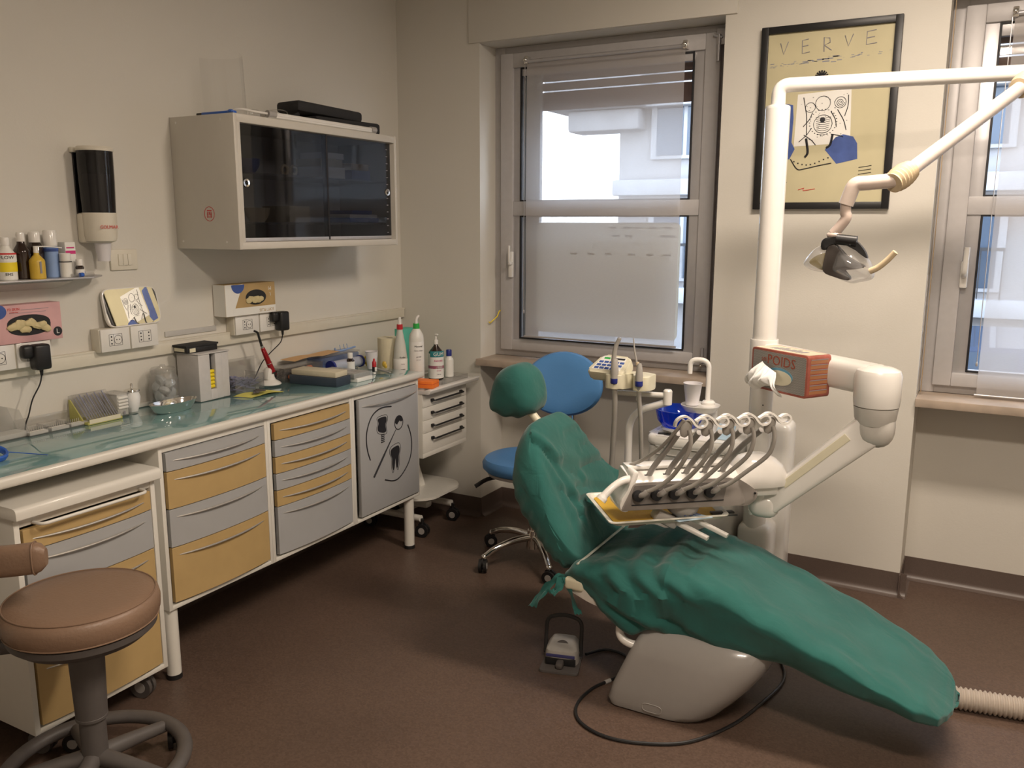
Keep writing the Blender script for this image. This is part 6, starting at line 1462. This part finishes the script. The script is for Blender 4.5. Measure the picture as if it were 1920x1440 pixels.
m = M(); m.tube([(SX - .10, SY - .09, .448), (SX - .17, SY - .16, .437), (SX - .215, SY - .205, .405)], .006, 8, 4, flat=1.8); m.box(SX - .12, SX + .05, SY - .06, SY + .06, .425, .455, .01); obj('lever', m, 'black', t)
m = M(); R = []; bc = V(1.212, 3.69, .892); yw = .62
BR = Matrix.Rotation(radians(12), 3, 'Z') @ Matrix.Rotation(radians(-12), 3, 'X')
for q, s in ((-.034, .82), (-.030, .93), (-.012, 1.0), (.010, 1.0), (.026, .95), (.034, .84), (.037, .55)):
    ring = []
    for i in range(40):
        a = 2 * pi * i / 40; x = .195 * s * cos(a) * (1 - .06 * sin(a)); z = .155 * s * sin(a)
        ring.append(bc + BR @ V(x, -q - .9 * x * x, z))
    R.append(ring)
m.rings(R); obj('backrest', m, 'blue', t)
m = M(); m.tube([(SX + .05, SY + .04, .452), (SX + .08, SY + .19, .450), (SX + .10, SY + .235, .52), (SX + .11, SY + .19, .78), (SX + .112, SY + .13, .87)], .012, 10, 6); obj('back_stem', m, 'chrome', t)

t = thing('tan_stool', 'tan leatherette round stool with curved arm support in the left foreground', 'stool', (.80, 1.40, 0)); SX, SY = .800, 1.400
m = M(); m.lathe((SX, SY, .540), [(0, 0), (.186, .0), (.199, .006), (.2065, .022), (.208, .048), (.204, .066), (.194, .0755), (.155, .0815), (.06, .085), (0, .085)], 64); obj('seat_cushion', m, 'tan', t)
m = M(); m.tube([(SX + .196 * cos(a), SY + .196 * sin(a), .540 + .0755) for a in [2 * pi * k / 72 for k in range(73)]], .0022, 6); m.tube([(SX + .201 * cos(a), SY + .201 * sin(a), .5465) for a in [2 * pi * k / 72 for k in range(73)]], .0022, 6); obj('piping', m, 'tan', t)
m = M(); m.lathe((SX, SY, .490), [(0, 0), (.10, 0), (.170, .008), (.195, .030), (.198, .0495), (0, .0495)], 48); obj('seat_pan', m, 'stoolgrey', t)
m = M(); m.cyl((SX, SY, .25), (SX, SY, .492), .043, .050, 28); m.cyl((SX, SY, .07), (SX, SY, .25), .036, .036, 28); m.lathe((SX, SY, .238), [(.036, 0), (.044, .004), (.044, .012), (.04, .016)], 28, caps=False); obj('column', m, 'stoolgrey', t)
m = M(); n_ = 48
m.rings([[V(SX + (r_ + .023 * cos(b)) * cos(a), SY + (r_ + .023 * cos(b)) * sin(a), .092 + .020 * sin(b)) for b in [2 * pi * i / 14 for i in range(14)]] for r_ in (.243,) for a in [2 * pi * k / n_ for k in range(n_)]], closed_v=True); obj('foot_ring', m, 'stoolgrey', t)
for k in range(5):
    a = radians(15) + k * 2 * pi / 5; d_ = V(cos(a), sin(a), 0); c = V(SX, SY, 0)
    m = M(); m.tube([c + d_ * .02 + V(0, 0, .115), c + d_ * .12 + V(0, 0, .105), c + d_ * .25 + V(0, 0, .085)], lambda s: .027 - .009 * s, 14, 5); obj('leg', m, 'stoolgrey', t); caster(t, (c + d_ * .262).x, (c + d_ * .262).y, .032, a + .9, .08)
m = M(); m.tube([(SX - .03, SY - .03, .497), (SX - .12, SY - .12, .490), (SX - .19, SY - .20, .505), (SX - .21, SY - .23, .60), (SX - .19, SY - .21, .74)], .017, 12, 6, flat=1.4); m.box(SX - .14, SX + .03, SY - .13, SY + .03, .478, .506, .014); obj('support_bracket', m, 'stoolgrey', t)
m = M(); R = []; C_ = catmull([(.560, 1.18, .762), (.68, 1.17, .772), (.78, 1.205, .782), (.868, 1.272, .790)], 8)
for i, p in enumerate(C_):
    tg = (C_[min(i + 1, len(C_) - 1)] - C_[max(i - 1, 0)]).normalized(); nn = V(-tg.y, tg.x, 0).normalized(); e = min(1, (i + .6) / 2.2, (len(C_) - i - .4) / 2.0) ** .5
    R.append([p + nn * (.024 * e * abs(cos(a)) ** .7 * (1 if cos(a) > 0 else -1)) + V(0, 0, .042 * e * abs(sin(a)) ** .7 * (1 if sin(a) > 0 else -1)) for a in [2 * pi * k / 28 for k in range(28)]])
m.rings(R); obj('arm_bolster', m, 'tan', t)
m = M(); i = len(C_) - 3; p = C_[i]; tg = (C_[i + 1] - C_[i - 1]).normalized(); nn = V(-tg.y, tg.x, 0).normalized()
m.tube([p + nn * (.0255 * abs(cos(a)) ** .7 * (1 if cos(a) > 0 else -1)) + V(0, 0, .0435 * abs(sin(a)) ** .7 * (1 if sin(a) > 0 else -1)) for a in [2 * pi * k / 28 for k in range(29)]], .0022, 6); obj('bolster_piping', m, 'tan', t)

# ================================================================ FLOOR THINGS
t = thing('foot_pedal', 'grey-white foot control with black hoop handle on the floor', 'pedal', (1.66, 2.77, 0))
yw = radians(15); FM = Matrix.Translation((1.662, 2.765, 0)) @ Matrix.Rotation(yw, 4, 'Z')
m = M(); m.prism([(p.x, p.y) for p in rounded([V(-.075, -.105), V(.075, -.105), V(.068, .06), V(.0, .085), V(-.068, .06)], .015)], 'Z', .0, .010, .002); m.xf(FM); obj('base_plate', m, 'stoolgrey', t)
m = M(); R = []
for z, a_, b_, c_ in ((.010, .064, -.055, .080), (.045, .064, -.060, .078), (.065, .060, -.055, .065), (.085, .045, -.005, .05), (.088, .038, .01, .04)): R.append([V(p.x, p.y, z) for p in sup(0, (b_ + c_) / 2, a_, (c_ - b_) / 2, 0, 4.5)])
m.rings(R); m.xf(FM); obj('housing', m, mat('pedal_grey', (.40, .38, .35), .4), t)
m = M(); m.prism([(.026 * cos(a), .027 * sin(a) - .014) for a in [pi * k / 14 for k in range(15)]], 'Z', 0, .004, .001); m.xf(FM @ Matrix.Translation((0, -.012, .078)) @ Matrix.Rotation(.55, 4, 'X')); obj('dial', m, 'stoolgrey', t)
m = M(); m.box(-.055, .055, -.0615, -.0585, .044, .056, .001); m.xf(FM); obj('blue_band', m, mat('dull_indigo', (.05, .05, .16), .5), t)
m = M(); m.box(-.058, .058, -.060, -.056, .012, .040, .001); m.xf(FM); obj('dark_mouth', m, 'black', t)
m = M(); m.box(-.014, .016, -.095, -.055, .012, .038, .010); m.xf(FM); obj('pedal_lever', m, 'stoolgrey', t)
m = M(); m.tube(fillet([(.068, -.005, .03), (.068, .02, .165), (0, .03, .178), (-.068, .02, .165), (-.068, -.005, .03)], .03, 5), .0042, 8, flat=1.8); m.xf(FM); obj('hoop_handle', m, 'black', t)
C1 = catmull([(1.728, 2.83, .014), (1.76, 2.90, .007), (1.80, 2.92, .007), (1.855, 2.91, .007), (1.90, 2.87, .007), (1.915, 2.80, .007), (1.885, 2.72, .007), (1.845, 2.62, .007), (1.842, 2.50, .007), (1.89, 2.415, .007), (1.99, 2.375, .007), (2.11, 2.395, .007), (2.245, 2.475, .007), (2.345, 2.64, .007), (2.405, 2.84, .007), (2.435, 3.02, .007), (2.40, 3.15, .007), (2.33, 3.26, .007)], 8)
m = M(); m.tube(C1, .0056, 8); cb = obj('pedal_cable', m, 'black', label='thin black cable looping over the floor round the chair base', cat='cable')
m = M(); i = next(k for k, p in enumerate(C1) if p.y < 2.70 and p.x < 1.9); m.tube([C1[i - 1], C1[i], C1[i + 1]], .0078, 8); obj('tape_wrap', m, 'greyp', cb)
m = M(); P = []
A_, B_ = V(2.90, 3.12, .040), V(3.45, 3.205, .040); n_ = 260
m.tube([A_ + (B_ - A_) * (k / n_) for k in range(n_ + 1)], lambda s: .036 + .0035 * sin(s * n_ * pi / 3.5), 24); obj('corrugated_hose', m, mat('beige_hose', (.46, .40, .34), .5), label='thick ribbed beige hose on the floor beyond the chair foot', cat='hose')
